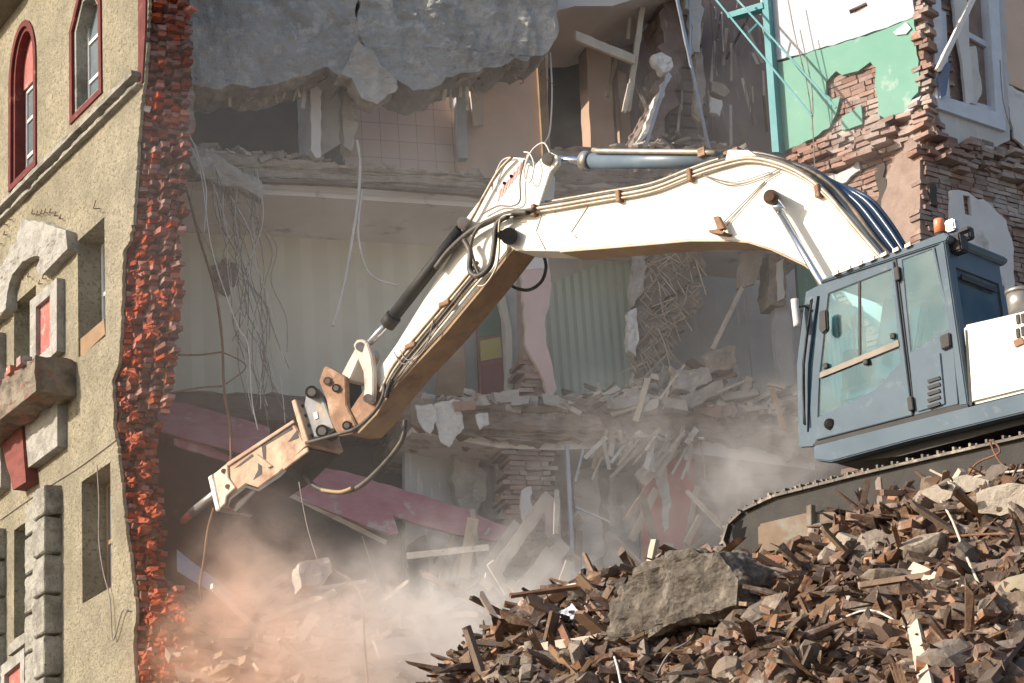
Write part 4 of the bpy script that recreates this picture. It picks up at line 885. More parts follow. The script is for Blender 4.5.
# door
dr_ = ep('door', m_blue, [(825, 287), (893, 261), (912, 415), (816, 440), (819, 364)], -.035, -.003, side, .006, holes=(door_g, door_l))
ep('door_glass', m_glass, [(828, 293), (892, 268.5), (898.5, 340.5), (819.5, 372.5)], -.022, -.014, dr_)
ep('door_glass', m_glass, [(818.5, 378), (899.5, 346.5), (901, 362.5), (876, 390), (817.5, 418)], -.022, -.014, dr_)
ep('window_bar', m_dark, [(858, 280.5), (860, 280), (860.5, 356), (858.5, 356.5)], -.03, -.008, dr_)
ep('window_trim', M('trim_grey', (.20, .17, .14), (.26, .22, .18), 6, rough=.6), [(820, 372.5), (898, 340), (899, 346), (819.5, 378)], -.045, -.036, dr_)
ep('door_seam', m_dark, [(892.5, 260), (896, 259), (915, 416), (912, 417)], -.012, -.004, side)
ep('floor_seam', m_dark, [(816, 440), (958, 404.5), (968, 405), (968, 408.5), (813, 446)], -.012, -.004, side)
lk = MB().cyl(C.at((829.5, 424), -.06), C.at((829.5, 424), .0), .058, 18); lk.cyl(C.at((829.5, 424), -.066), C.at((829.5, 424), -.05), .038, 14)
lk.build('door_lock', m_dark, dr_, .006)
for (x, y) in ((898, 274), (911.5, 404)):
    MB().box(C.at((x, y), -.03), C.u * .03, C.n * .03, V((0, 0, .07))).build('hinge', m_dark, dr_, .006)
for (x, y) in ((866, 362), (893, 336), (826, 366)):
    MB().box(C.at((x, y), -.045), C.u * .028, C.n * .02, V((0, 0, .028))).build('latch', m_dark, dr_, .006)
# rear quarter with its vent panel
qp = ep('quarter_panel', m_blue, [(899, 259), (934, 247), (952, 328), (958, 404), (915, 415)], -.02, -.003, side, .004, holes=(quart,))
ep('quarter_glass', m_glass, [(901.5, 259.5), (932.5, 248.5), (949.5, 328.5), (910.5, 352.5)], -.012, -.006, qp)
ep('vent_panel', m_blue, [(915, 375), (924, 364), (940, 352), (945, 404), (917, 412)], -.035, -.021, qp, .008)
for i in range(5):
    y = 377 + i * 6.4
    ep('vent_slot', m_dark, [(927, y + 3), (939, y - 1), (940, y + 2), (928, y + 6)], -.05, -.036, qp)
MB().px(C, [(939, 336), (949, 332), (950, 346), (941, 350)], -.06, -.02).build('door_handle', m_dark, qp, .01)
rp_ = ep('rear_pillar', m_blue, [(935, 247), (944, 240), (968, 405), (959, 406), (950, 328)], -.03, .05, side, .012)
ep('pillar_seam', m_dark, [(965, 330), (967, 330), (972, 405), (969.5, 406)], -.036, -.028, side)
# back of the cab: posts, dark window
a0, a1_ = V(C.hit((943, 238))), V(C.hit((968, 405)))
def back(t, c, off=0.0):
    q = a0 + (a1_ - a0) * t; return C.pt(q.x + off, q.y, c)
def back_quad(t0, t1, c0, c1, name, m, par, o0=-.03, o1=.01):
    v = [back(t0, c0, o0), back(t0, c1, o0), back(t1, c1, o0), back(t1, c0, o0)] + [back(t0, c0, o1), back(t0, c1, o1), back(t1, c1, o1), back(t1, c0, o1)]
    return MB().add(v, [(0, 1, 2, 3), (7, 6, 5, 4), (0, 4, 5, 1), (1, 5, 6, 2), (2, 6, 7, 3), (3, 7, 4, 0)]).build(name, m, par)
m_navy = M('rear_navy', (.05, .075, .105), (.065, .09, .12), 3, rough=.5, bump=.05)
back_quad(-.01, .16, .05, CW - .05, 'rear_top_panel', m_navy, side)
back_quad(.16, 1.0, .05, .14, 'rear_post', m_navy, side); back_quad(.16, 1.0, CW - .12, CW - .02, 'rear_post', m_navy, side)
back_quad(.16, .9, .14, CW - .12, 'rear_glass', m_glassd, side, -.02, -.008)
back_quad(.86, 1.0, .05, CW - .05, 'rear_low_panel', m_navy, side, -.04, -.002)
back_quad(.20, .23, .2, CW - .2, 'wiper', m_dark, side, .012, .03)
# inside: seat, console, pale lining
st = MB().box(C.at((876, 395), .52), C.u * .26, C.n * .26, V((0, 0, .07))); st.beam(C.at((892, 392), .52), C.at((906, 300), .52), .5, .12, C.n)
st.build('seat', M('cab_seat', (.20, .21, .22), (.26, .27, .28), 4, bump=.3), side, .02)
MB().px(C, [(842, 350), (858, 348), (862, 430), (838, 434)], .35, .7).build('console', m_dark, side, .02)
cu = MB()
for i in range(16):
    x = 830 + i * 2.4; cu.box(C.at((x, 352), CW - .10 + .02 * (i % 2)), C.u * .014, C.n * .01, V((0, 0, .52)))
cu.build('curtain', M('cab_curtain', (.62, .70, .66), (.5, .58, .55), 3), side)
MB().px(C, [(868, 372), (889, 300), (898, 290), (900, 350), (884, 378)], .84, .88).build('cab_lining', M('cab_liner', (.55, .58, .52), (.45, .48, .43), 3), side)
# skirt, revolving frame, engine house
sk = ep('skirt', m_blue, [(813, 446), (968, 407), (1000, 399), (1160, 360), (1160, 377), (1024, 412.5), (910, 440), (831, 461.5), (814, 460)], -.05, .1, None, .02)
ep('revolving_frame', m_dark, [(826, 446), (968, 409), (1160, 362), (1160, 385), (1024, 424), (900, 456), (838, 464)], .1, 2.5)
hs = ep('engine_house', m_white, [(962, 325), (1014, 313), (1160, 276), (1160, 358), (970.5, 404.5)], -.03, 2.45, None, .03)
for i, (x, y) in enumerate(((1017, 319), (1022, 318), (1017, 333), (1022, 331))):
    ep('vent_slot', m_dark, [(x - 1.5, y - 4), (x + 1.5, y - 5), (x + 2.5, y + 4), (x - .5, y + 5)], -.045, -.028, hs)
ep('vent_cap', m_rust, [(1013, 341), (1021, 337), (1024, 343), (1015, 347)], -.05, -.028, hs)
cyl0 = C.at((1022, 313), .35); MB().cyl(cyl0, cyl0 + V((0, 0, .22)), .13, 20).cyl(cyl0 + V((0, 0, .2)), cyl0 + V((0, 0, .235)), .14, 20).build('air_filter', m_steel, hs)
ep('turntable', m_dark, [(880, 448), (1040, 410), (1045, 440), (885, 478)], .7, 1.9)
# beacon, lamps, mirrors
bc = C.at((941, 238), .12)
be = MB().cyl(bc, bc + V((0, 0, .05)), .065, 16).build('beacon', m_dark, side)
bl = M('beacon_orange', (.85, .26, .12), (.7, .2, .09), 3, rough=.3, bump=0, spec=.6)
MB().tube([bc + V((0, 0, z)) for z in (.05, .17, .20)], .06, 16, .05).build('beacon_lens', bl, be)
for (x, y, c, s, m) in ((952, 226, .14, .055, m_steel), (957, 245, .16, .085, m_dark), (967, 234, .5, .06, m_dark)):
    MB().box(C.at((x, y), c), C.u * s, C.n * s * .9, V((0, 0, s * 1.1))).build('work_lamp', m, side, .015)
MB().beam(C.at((948, 239), .1), C.at((970, 230), .3), .04, .03).build('lamp_bracket', m_dark, side)
for c in (.35, .6, .85, 1.0):
    MB().box(C.at((946, 238), c), C.u * .03, C.n * .03, V((0, 0, .022))).build('roof_clip', m_steel, side)
mr = MB(); mc = C.at((796, 313), -.12)
mr.tube([mc + V((0, 0, .15)), mc + V((0, 0, .11)), mc - V((0, 0, .11)), mc - V((0, 0, .15))], .055, 14)
for v in mr.v: v.xyz = mc + (v - mc).dot(C.u) * C.u * .75 + (v - mc).dot(C.n) * C.n * .7 + V((0, 0, v.z - mc.z))
mo_ = mr.build('mirror', M('mirror_grey', (.55, .55, .54), (.45, .45, .44), 4, rough=.4), side)
MB().tube(spline([mc + V((0, 0, .05)), C.at((804, 306), -.08), C.at((811, 311), -.01)], 4), .012, 6).build('mirror_arm', m_dark, mo_)
m2 = ep('mirror', m_dark, [(818.5, 311), (826, 309), (827, 330), (822, 334), (818, 330)], -.16, -.10, side, .015)
# ---- undercarriage: two track chains, frames, hub
def chain(c0, c1, dz=0.0, shoes=True):
    path = [(800, 590), (752, 562), (728, 552), (722, 540), (727, 524), (742, 510), (772, 496), (850, 476), (940, 455), (1040, 432), (1170, 402), (1215, 420), (1215, 470), (1170, 505)]
    pts = [C.hit(p, c0) for p in path]
    # resample the loop
    out = []; n = len(pts)
    for i in range(n):
        p, q = V(pts[i]), V(pts[(i + 1) % n]); L = (q - p).length; k = max(1, round(L / .19))
        out += [p + (q - p) * j / k for j in range(k)]
    mb = MB(); n = len(out)
    cen = sum(out, V((0, 0))) / n
    for i in range(n):
        p, q = out[i], out[(i + 1) % n]; d = (q - p).normalized(); nn = V((-d.y, d.x))
        if nn.dot(p - cen) < 0: nn = -nn
        m_ = (p + q) / 2
        def cv(v2): return C.u * v2.x + V((0, 0, v2.y))
        mid = C.pt(m_.x, m_.y, (c0 + c1) / 2)
        mb.box(mid, cv(d) * .092, C.n * (c1 - c0) / 2, cv(nn) * .014)               # shoe plate
        mb.box(mid + cv(nn) * .028 + cv(d) * .06, cv(d) * .012, C.n * (c1 - c0) / 2, cv(nn) * .022)  # grousers
        mb.box(mid + cv(nn) * .02 - cv(d) * .05, cv(d) * .010, C.n * (c1 - c0) / 2, cv(nn) * .014)
        for cc in (c0 + .09, c1 - .09):
            mb.box(C.pt(m_.x, m_.y, cc) - cv(nn) * .075, cv(d) * .1, C.n * .03, cv(nn) * .06)
    return mb
tr = chain(-.42, .18).build('track', m_track, ex)
ep('track_chain', M('chain_black', (.022, .021, .02), (.04, .035, .03), 4, rough=.7, bump=.3), [(729, 548), (731, 526), (745, 513), (775, 499.5), (850, 479.5), (940, 458.5), (1180, 400), (1180, 432), (940, 490), (850, 510), (792, 522), (764, 532), (754, 558)], -.37, .13, tr)
tr2 = chain(1.9, 2.5).build('track', m_track, ex)
def frame(c0, c1, par):
    f = ep('track_frame', m_frame, [(756, 524), (811, 511), (840, 512), (1180, 432), (1180, 480), (900, 540), (806, 548), (757, 556)], c0, c1, ex, .03)
    return f
f1 = frame(-.44, .10, ex); frame(1.95, 2.4, ex)
ep('frame_step', m_frame, [(806, 506), (811, 504), (812, 548), (807, 550)], -.52, -.441, f1, .006)
for (x, y, r) in ((747, 534, .15),):
    for c in (-.33, 1.98):
        MB().cyl(C.at((x, y), c), C.at((x, y), c + .42), r, 24).cyl(C.at((x, y), c - .03), C.at((x, y), c), r * .5, 18).build('idler', m_dark, ex)
for x in (830, 890, 950, 1010):
    MB().cyl(C.at((x, 478 - (x - 850) * .23 + 15), -.30), C.at((x, 478 - (x - 850) * .23 + 15), .06), .075, 14).build('carrier_roller', m_dark, ex)
ep('cross_frame', m_dark, [(860, 478), (1100, 420), (1100, 500), (860, 540)], .1, 1.95)
# ---- boom
BC0, BC1 = .98, 1.42
boom_px = [(503, 228), (508, 214), (540, 208), (600, 198), (650, 188), (700, 173), (735, 160), (765, 158), (792, 166), (820, 184), (850, 216), (905, 282), (935, 330), (920, 350), (890, 345), (840, 292), (805, 264), (772, 248.5), (749, 241.5), (730, 240), (690, 240), (620, 246), (560, 251), (514, 250), (506, 243)]
bo_ = ep('boom', m_white, boom_px, BC0, BC1, None, .012)
ep('weld_seam', M('seam_grey', (.55, .52, .46), rough=.6), [(554, 207), (555.2, 207), (555.2, 250), (554, 250)], BC0 - .005, BC0 - .001, bo_)
for (x0, x1) in ((536, 544), (571, 586)):
    MB().tube([C.at(p, BC0 - .006) for p in (((x1, 207 if x0 < 560 else 204), (x0, 231), (x1 + 1, 249)) if x0 < 560 else ((x1 + 2, 206), (x0, 232), (x0 + 6, 238)))], .008, 5).build('weld_seam', M('seam_grey', 0), bo_)
MB().cyl(C.at((509, 236), BC0 - .16), C.at((509, 236), BC1 + .16), .105, 20).cyl(C.at((502, 235), BC0 - .2), C.at((502, 235), BC0 - .12), .06, 16).build('arm_pin', m_dark, bo_)
br_ = MB().px(C, [(709, 230), (717, 229), (724, 232), (722, 234), (709, 232.5)], BC0 - .16, BC0 - .002).px(C, [(713, 217), (718, 216), (724, 228), (718, 230)], BC0 - .14, BC0 - .08).build('lamp_bracket', m_rust, bo_)
# boom cylinder with its pin
bcyl = MB().cyl(C.at((771, 197), BC0 - .30), C.at((771, 197), BC0 + .02), .085, 18); bcyl.cyl(C.at((769, 196), BC0 - .36), C.at((769, 196), BC0 - .30), .055, 14)
bcy = bcyl.build('boom_cylinder', M('pin_rust', (.13, .085, .06), (.2, .13, .09), 6, bump=.4), ex, 0)
MB().cyl(C.at((773, 200), BC0 - .18), C.at((782, 212), BC0 - .18), .058, 16).cyl(C.at((774, 202), BC0 - .18), C.at((850, 332), BC0 - .18), .043, 16).build('cylinder_rod', m_chrome, bcy)
# arm cylinder on top of the boom
ac = MB().cyl(C.at((588, 161), 1.2), C.at((726, 160), 1.2), .098, 24).build('arm_cylinder', m_cyl, ex)
MB().cyl(C.at((584, 161), 1.2), C.at((591, 161), 1.2), .125, 24).build('cylinder_gland', m_steel, ac)
MB().cyl(C.at((724, 160), 1.2), C.at((731, 160), 1.2), .108, 20).build('cylinder_cap', m_dark, ac)
MB().cyl(C.at((546, 159), 1.2), C.at((586, 161), 1.2), .052, 18).build('cylinder_rod', m_chrome, ac)
MB().tube([C.at(p, 1.08) for p in ((593, 150), (598, 151), (704, 152), (716, 153))], .032, 10).build('oil_pipe', m_pipe, ac)
MB().box(C.at((704, 153), 1.1), C.u * .05, C.n * .06, V((0, 0, .05))).build('pipe_clamp', m_rust, ac)
for c in (BC0 + .02, BC1 - .1):
    ep('cylinder_lug', m_white, [(728, 150), (748, 150), (765, 162), (724, 166)], c, c + .08, bo_)
MB().box(C.at((736, 157), 1.2), C.u * .1, C.n * .1, V((0, 0, .07))).build('cylinder_eye', m_rust, ac)
# ---- arm
AC0, AC1 = 1.00, 1.40
arm_px = [(511, 157), (524, 158), (534, 170), (532, 203), (520, 236), (509, 248), (484, 281), (443, 330), (410, 365), (384, 395), (374, 412), (357, 430), (345, 432), (344, 420), (357, 400), (376, 372), (396, 344), (425, 297), (450, 256), (461, 224), (490, 186)]
ar = ep('arm', m_white, arm_px, AC0, AC1, None, .012)
for c in (AC0 - .01, AC1 - .07):
    ep('cylinder_ear', m_white, [(534, 166), (541, 158), (550, 152), (557, 156), (557, 164), (550, 172), (538, 208), (528, 212)], c, c + .08, ar, .008)
MB().cyl(C.at((548, 159), AC0 - .06), C.at((548, 159), AC1 + .06), .08, 18).cyl(C.at((548, 159), AC0 - .09), C.at((548, 159), AC0 - .05), .05, 14).build('cylinder_pin', m_steel, ar)
ep('arm_wear_patch', m_rust, [(384, 395), (374, 412), (357, 430), (345, 432), (344, 420), (357, 400), (374, 376), (378, 385)], AC0 - .006, AC0 - .002, ar)
st_ = MB()
for i in range(9):
    a = (497 + i * 3.4, 202 - i * 4.4); st_.px(C, [(a[0], a[1]), (a[0] + 1.9, a[1] - 2.4), (a[0] + 4.4, a[1] - 14), (a[0] + 2.4, a[1] - 12)], AC0 - .008, AC0 - .003)
st_.build('warning_stripe', M('faded_red', (.66, .20, .19), (.72, .45, .42), 8, bump=0), ar)
for (x, y) in ((511, 176), (504, 183)): MB().cyl(C.at((x, y), AC0 - .03), C.at((x, y), AC0), .022, 8).build('bolt', m_dark, ar)
MB().cyl(C.at((463, 223), AC0 - .14), C.at((463, 223), AC1 + .1), .08, 18).cyl(C.at((463, 223), AC0 - .17), C.at((463, 223), AC0 - .13), .05, 14).build('cylinder_pin', m_steel, ar)
# hammer cylinder along the arm
bk_ = MB().cyl(C.at((461, 230), .92), C.at((389, 322), .92), .085, 20).build('hammer_cylinder', m_dark, ex)
MB().cyl(C.at((394, 316), .92), C.at((387, 325), .92), .105, 20).build('cylinder_gland', m_dark, bk_)
MB().cyl(C.at((389, 322), .92), C.at((364, 348), .92), .05, 16).build('cylinder_rod', m_chrome, bk_)
# links
def link(px, r0, c0, c1, m, name):
    return ep(name, m, px, c0, c1, ex, .015)
m_link = M('link_grey', (.50, .44, .40), (.42, .34, .29), 3, (.30, .16, .10), 3, .6, .06, rough=.6, bump=.3)
ep('dog_bone_link', m_link, [(353, 345), (356, 340), (362, 339), (367, 343), (371, 356), (373, 372), (373, 392), (372, 401), (367, 404), (363, 400), (364, 388), (363, 372), (359, 362)], .86, .94, ex, .012)
ep('dog_bone_link', m_link, [(353, 345), (356, 340), (362, 339), (367, 343), (371, 356), (373, 372), (373, 392), (372, 401), (367, 404), (363, 400), (364, 388), (363, 372), (359, 362)], 1.44, 1.52, ex, .012)
ep('bucket_link', m_link, [(355, 348), (359, 346), (362, 352), (350, 379), (344, 382), (340, 376)], 1.02, 1.36, ex, .012)
for (x, y, r) in ((360, 346.5, .06), (368, 398.5, .06)):
    MB().cyl(C.at((x, y), .82), C.at((x, y), 1.56), r, 16).build('link_pin', m_steel, ex)
m_under = M('brown_underside', (.31, .215, .13), (.23, .155, .095), 4, (.16, .10, .06), 3, .6, .08, rough=.7, bump=.3)  # mottled brown for the strip along the arm's lower face
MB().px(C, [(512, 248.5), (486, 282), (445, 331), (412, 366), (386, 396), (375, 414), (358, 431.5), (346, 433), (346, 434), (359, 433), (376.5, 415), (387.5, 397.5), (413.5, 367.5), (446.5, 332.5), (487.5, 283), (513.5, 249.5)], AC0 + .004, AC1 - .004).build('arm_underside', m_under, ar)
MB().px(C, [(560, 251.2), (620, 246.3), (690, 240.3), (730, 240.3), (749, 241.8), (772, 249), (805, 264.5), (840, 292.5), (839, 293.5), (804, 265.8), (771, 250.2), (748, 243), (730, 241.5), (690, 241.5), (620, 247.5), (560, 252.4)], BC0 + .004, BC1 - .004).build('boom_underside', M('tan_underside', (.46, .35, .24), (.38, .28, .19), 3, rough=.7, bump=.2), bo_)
# ---- hydraulic hammer: quick coupler bracket, body, chisel
hm_c0, hm_c1 = .92, 1.46
hb_px = [(208, 476), (213, 473), (293, 420), (300, 424), (307, 446), (279, 473), (258, 488), (245.6, 484), (228, 497), (226, 504), (217, 511)]
hm = ep('hydraulic_hammer', m_hammer, [(212, 475), (225, 464), (292, 420), (306, 446), (279, 472.5), (258, 487.5), (246, 483.5), (229, 496.5), (226, 504), (219, 509)], hm_c0, hm_c1, ex, .012)
ep('front_flange', m_steel, [(207.5, 477), (212, 474), (220, 509), (215.5, 511.5)], hm_c0 - .03, hm_c1 + .03, hm, .01)
ep('front_plate', M('worn_plate', (.55, .46, .38), (.46, .36, .28), 4, (.30, .2, .14), 4, .62, .06, rough=.5, bump=.2), [(213, 474), (227, 464), (228, 478), (235, 487.5), (226, 496), (225, 503), (220, 508)], hm_c0 - .035, hm_c0 - .002, hm, .008)
for (x, y) in ((223.5, 471), (227.5, 486.5)): MB().cyl(C.at((x, y), hm_c0 - .06), C.at((x, y), hm_c0 - .03), .035, 12).build('bolt', m_rust, hm)
# recessed dark pockets and raised ribs of the side plate
for pl_ in ([(234, 468.5), (252, 454), (254, 456), (240, 466)], [(261, 442), (291, 425), (293, 429), (266, 445), (266, 460), (263, 458)], [(258, 463), (262, 466), (262, 474), (253, 480), (258, 470)], [(288, 442), (297, 430), (299, 438), (291, 441)]):
    ep('side_pocket', m_dark, pl_, hm_c0 - .004, hm_c0 - .001, hm)
ep('side_rib', m_hammer, [(253, 455), (256, 453.5), (272, 466), (268, 468)], hm_c0 - .03, hm_c0 - .002, hm, .006)
ep('side_rib', m_hammer, [(226, 463), (293, 419.5), (294, 422.5), (228, 466)], hm_c0 - .03, hm_c0 - .002, hm, .006)
ep('side_rib', m_hammer, [(282, 466), (302, 450), (307, 447), (308, 451), (283, 470)], hm_c0 - .035, hm_c0 - .002, hm, .006)
ch = MB().tube([C.at(p, 1.19) for p in ((222, 488), (190, 514), (181, 522.5))], .062, 18)
chs = MB().tube([C.at((224, 487), 1.19), C.at((192, 513), 1.19)], .064, 20).build('chisel', m_steel, hm)
MB().tube([C.at((192, 513), 1.19), C.at((183, 520.5), 1.19), C.at((180.5, 522.5), 1.19)], .064, 20, .03).build('chisel_tip', M('hot_rust', (.34, .10, .05), (.26, .08, .05), 6, rough=.6, bump=.2), chs)
ep('shaded_lower_body', m_dark, [(230, 496), (246, 485), (258, 489), (248, 500), (236, 512), (228, 507)], 1.0, 1.4, hm, .01)  # dark colour stands for the shade on the hammer's lower body
MB().px(C, [(226.5, 505), (229.5, 497.5), (246, 485), (258, 489), (279.5, 474), (306.5, 447.5), (308.5, 449), (281, 476.5), (258.5, 491.5), (246, 487.5), (231, 499.5), (228, 506.5)], hm_c0 + .006, hm_c1 - .006).build('underside_shade', m_dark, hm)  # thin dark strip painting the shade along the hammer's underside
# bracket
hc = ep('hammer_bracket', m_rust, [(318.6, 381), (324, 366), (328, 367), (345, 377), (346, 405), (356, 425), (352, 433), (338, 436), (330, 420), (326, 400)], .95, 1.03, ex, .012)
ep('bracket_plate', m_rust, [(318.6, 381), (324, 366), (328, 367), (345, 377), (346, 405), (356, 425), (352, 433), (338, 436), (330, 420), (326, 400)], 1.36, 1.44, hc, .012)
ep('cross_tube', m_dark, [(322, 372), (343, 380), (344, 402), (350, 424), (338, 432), (330, 410)], 1.03, 1.36, hc)
cpl = ep('coupler_plate', M('coupler_grey', (.23, .24, .25), (.17, .175, .18), 4, (.32, .24, .17), 3, .62, .06, rough=.55, bump=.2), [(306, 395), (316, 388), (322, 396), (328, 412), (334, 428), (326, 434), (305, 440), (300, 424)], .99, 1.05, ex, .01)
ep('coupler_plate', m_dark, [(306, 395), (316, 388), (322, 396), (328, 412), (334, 428), (326, 434), (305, 440), (300, 424)], 1.34, 1.40, cpl, .01)
ep('coupler_core', m_dark, [(300, 405), (316, 394), (330, 420), (320, 436), (306, 440)], 1.05, 1.34, cpl)
ep('data_plate', M('pale_tag', (.6, .6, .58)), [(313, 413), (317, 411.5), (318, 418), (314.5, 419.5)], .975, .989, cpl)
ep('rear_flange', m_hammer, [(291, 401), (295, 399), (309, 444), (304, 447)], hm_c0 - .04, hm_c1 + .04, hm, .008)
for (x, y, r, c) in ((311.6, 392, .085, .86), (322, 431, .085, .86), (327.4, 381, .055, .9), (336, 388, .055, .9), (346.7, 425.5, .06, .9)):
    b_ = MB().cyl(C.at((x, y), c), C.at((x, y), 1.5), r, 18).build('bracket_pin', m_dark if r > .07 or x > 330 else m_rust, hc)
    MB().cyl(C.at((x, y), c - .025), C.at((x, y), c), r * .62, 14).build('pin_end', m_steel, b_)
for t in (.15, .4, .65, .9):
    p0 = (293 + 13 * t, 405 + 39 * t); MB().cyl(C.at(p0, .98), C.at((p0[0] + 8, p0[1] - 5), .98), .028, 8).build('tie_bolt', m_dark, hm)
# ---- hoses and pipes
def hose(px, c, r, m, par, name='hose', n=7):
    pts = spline([C.at((p[0], p[1]), c + (p[2] if len(p) > 2 else 0)) for p in px], n)
    return MB().tube(pts, r, 8).build(name, m, par)
for k, (dy, c, r, m) in enumerate(((-1, .96, .028, m_pipe), (-4, 1.03, .028, rubber), (2.5, .94, .018, m_pipe), (-6, 1.12, .022, m_pipe))):
    hose([(514, 216 + dy), (530, 211 + dy), (560, 206 + dy), (600, 199 + dy), (650, 190 + dy), (690, 175 + dy), (720, 165 + dy), (752, 159 + dy), (790, 169 + dy), (822, 190 + dy), (850, 222 + dy), (884, 262 + dy)], c, r, m, bo_, 'oil_pipe')
for k in range(6):
    hose([(760 + k * 4, 156 + k), (800 + k * 2, 166 + k * .5), (828 + k, 182), (850 + k * 3.5, 205 - k * 1.5), (872 + k * 3.8, 234 - k * 2), (896 + k * 3, 262 - k)], 1.06 + k * .05 + (.03 if k % 2 else 0), .027, m_hoseb if k > 0 else rubber, bo_)
for (x, y) in ((536, 211), (621, 197), (692, 176), (820, 192)):
    MB().box(C.at((x, y), .97), C.u * .03, C.n * .07, V((0, 0, .075))).build('pipe_clamp', m_rust, bo_, .006)
hose([(716, 230), (740, 206), (764, 182), (780, 172)], .96, .006, cable_d, bo_); hose([(722, 231), (745, 204), (765, 182)], .96, .006, cable_d, bo_)
hose([(700, 174), (730, 185), (760, 178), (780, 168)], .955, .007, cable_d, bo_); hose([(706, 176), (735, 182), (770, 172)], .95, .006, cable_d, bo_)
# hoses at the elbow
hose([(528, 212), (508, 214), (488, 222), (470, 232), (450, 250), (436, 268)], .88, .040, rubber, ar)
hose([(508, 216), (497, 224), (494, 246), (490, 266), (478, 276), (470, 270), (470, 252), (464, 240)], .84, .036, rubber, ar)
hose([(512, 214), (500, 220), (499, 250), (496, 268), (486, 284), (478, 286)], .82, .014, m_pipe, ar)
hose([(534, 209), (505, 214), (480, 226), (471, 244), (474, 262), (480, 276)], .86, .022, rubber, ar)
hose([(512, 157), (498, 172), (484, 196), (472, 218), (460, 234)], .93, .022, m_pipe, ar)
hose([(512, 157), (502, 161), (494, 178), (492, 190)], .95, .010, cable_w, ar)
hose([(550, 153), (544, 143), (534, 148), (527, 160), (524, 176), (530, 182), (534, 166), (530, 154), (524, 152)], .9, .010, cable_w, ar)
hose([(524, 160), (520, 180), (520, 200), (512, 206), (498, 206), (482, 214)], .94, .012, cable_d, ar)
for k, (o_, c, r, m) in enumerate(((0, .92, .026, m_pipe), (5, .94, .026, m_pipe), (9, .92, .020, rubber), (14, .95, .016, m_pipe))):
    hose([(478 + o_ * .2, 262 + o_), (462 + o_ * .3, 282 + o_ * .7), (440 + o_ * .4, 308 + o_ * .7), (410 + o_ * .5, 344 + o_ * .6), (392 + o_ * .5, 368 + o_ * .5), (381 + o_ * .4, 392)], c, r, m, ar, 'oil_pipe')
for (x, y) in ((446, 304), (412, 346)): MB().box(C.at((x, y), .93), C.u * .09, C.n * .05, V((0, 0, .03))).build('pipe_clamp', m_rust, ar, .006)
hose([(400, 350), (408, 360), (420, 352), (436, 330)], .9, .008, cable_d, ar); hose([(394, 352), (404, 364), (424, 350), (434, 318)], .88, .008, cable_d, ar)
hose([(384, 384), (383, 396), (374, 412), (356, 428), (338, 434), (306, 443)], .88, .024, rubber, ar)
hose([(392, 380), (388, 390), (386, 398)], .9, .035, m_dark, ar)
hose([(405, 420), (402, 440), (384, 464), (360, 486), (340, 492), (318, 488), (304, 476)], 1.25, .034, rubber, hm)
hose([(352, 488), (340, 492), (322, 490)], 1.20, .026, M('hose_bronze', (.30, .21, .12), rough=.5, bump=.1), hm)
hose([(214, 508), (208, 530), (204, 560), (200, 585), (201, 602)], 1.1, .020, rust_bar, hm)
hose([(500, 272, .3), (512, 286, .4), (528, 290, .5), (541, 282, .5), (546, 268, .5), (544, 256, .5)], 1.3, .022, rubber, bo_)
#--EXCAVATOR--
# ------------------------------------------------------------------ rubble heap
HC = -.78
crest_px = [(360, 790), (426, 712), (468, 676), (496, 648), (528, 612), (560, 584), (600, 580), (640, 568), (690, 556), (720, 560), (760, 566), (800, 552), (850, 522), (900, 500), (950, 486), (1000, 478), (1060, 464), (1180, 436), (1420, 400)]
crest = [C.hit(p, HC) for p in crest_px]
def crest_b(a):
    if a <= crest[0][0]: return crest[0][1] - (crest[0][0] - a) * .8
    for (a0_, b0_), (a1_, b1_) in zip(crest, crest[1:]):
        if a <= a1_: return b0_ + (b1_ - b0_) * (a - a0_) / (a1_ - a0_)
    return crest[-1][1]
def heap_z(a, w):
    """height of the heap: a along the machine, w metres from the crest towards the viewer"""
    k = .24 * noise.fractal(V((a * .9, w * .9, 3.3)), 1, 2, 3) + .13 * noise.noise(V((a * 3.2, w * 3.2, 1)))
    if w >= 0: return crest_b(a) - .80 * w + .02 * w * w + k * min(1, .3 + w)
    return crest_b(a) - .06 - .10 * max(0, -w - .8) - .7 * max(0, -w - 3.6) + k * .3
def heap_pt(a, w, up=0.0): return C.pt(a, heap_z(a, w) + up, HC - w)
def heap_hit(px, py):
    d = ray(px, py); t = 12.0
    while t < 34:
        q = CAM + d * t - C.o; a = q.dot(C.u); w = HC - q.dot(C.n)
        if q.z < heap_z(a, w): return a, w, t
        t += .03
    return None
hp = MB(); A0, A1_, W0, W1 = crest[0][0] - 2.5, crest[-1][0] + 1, -6.5, 11.0
NA, NW = 190, 190
def wmap(j): return W0 + (W1 - W0) * j / NW
vs = [heap_pt(A0 + (A1_ - A0) * i / NA, wmap(j)) for j in range(NW + 1) for i in range(NA + 1)]
for v in vs: v.z = max(v.z, .05)
hp.add(vs, [(j * (NA + 1) + i, j * (NA + 1) + i + 1, (j + 1) * (NA + 1) + i + 1, (j + 1) * (NA + 1) + i) for j in range(NW) for i in range(NA)])
rr = random.Random(77)
def rot(r): return Matrix.Rotation(r.uniform(0, 6.28), 3, 'Z') @ Matrix.Rotation(r.gauss(0, .5), 3, 'X') @ Matrix.Rotation(r.gauss(0, .4), 3, 'Y')
def spot(r, wmax=4.9, wmin=-.1):
    while True:
        a = r.uniform(crest[1][0], crest[-2][0]); w = r.uniform(wmin, wmax)
        p = heap_pt(a, w); q = p - CAM; d = q.dot(_f); x = W / 2 + q.dot(RT) / d * FPX; y = H / 2 - q.dot(UP) / d * FPX
        if -25 < x < 1120 and y < 740: return a, w, p, x, y
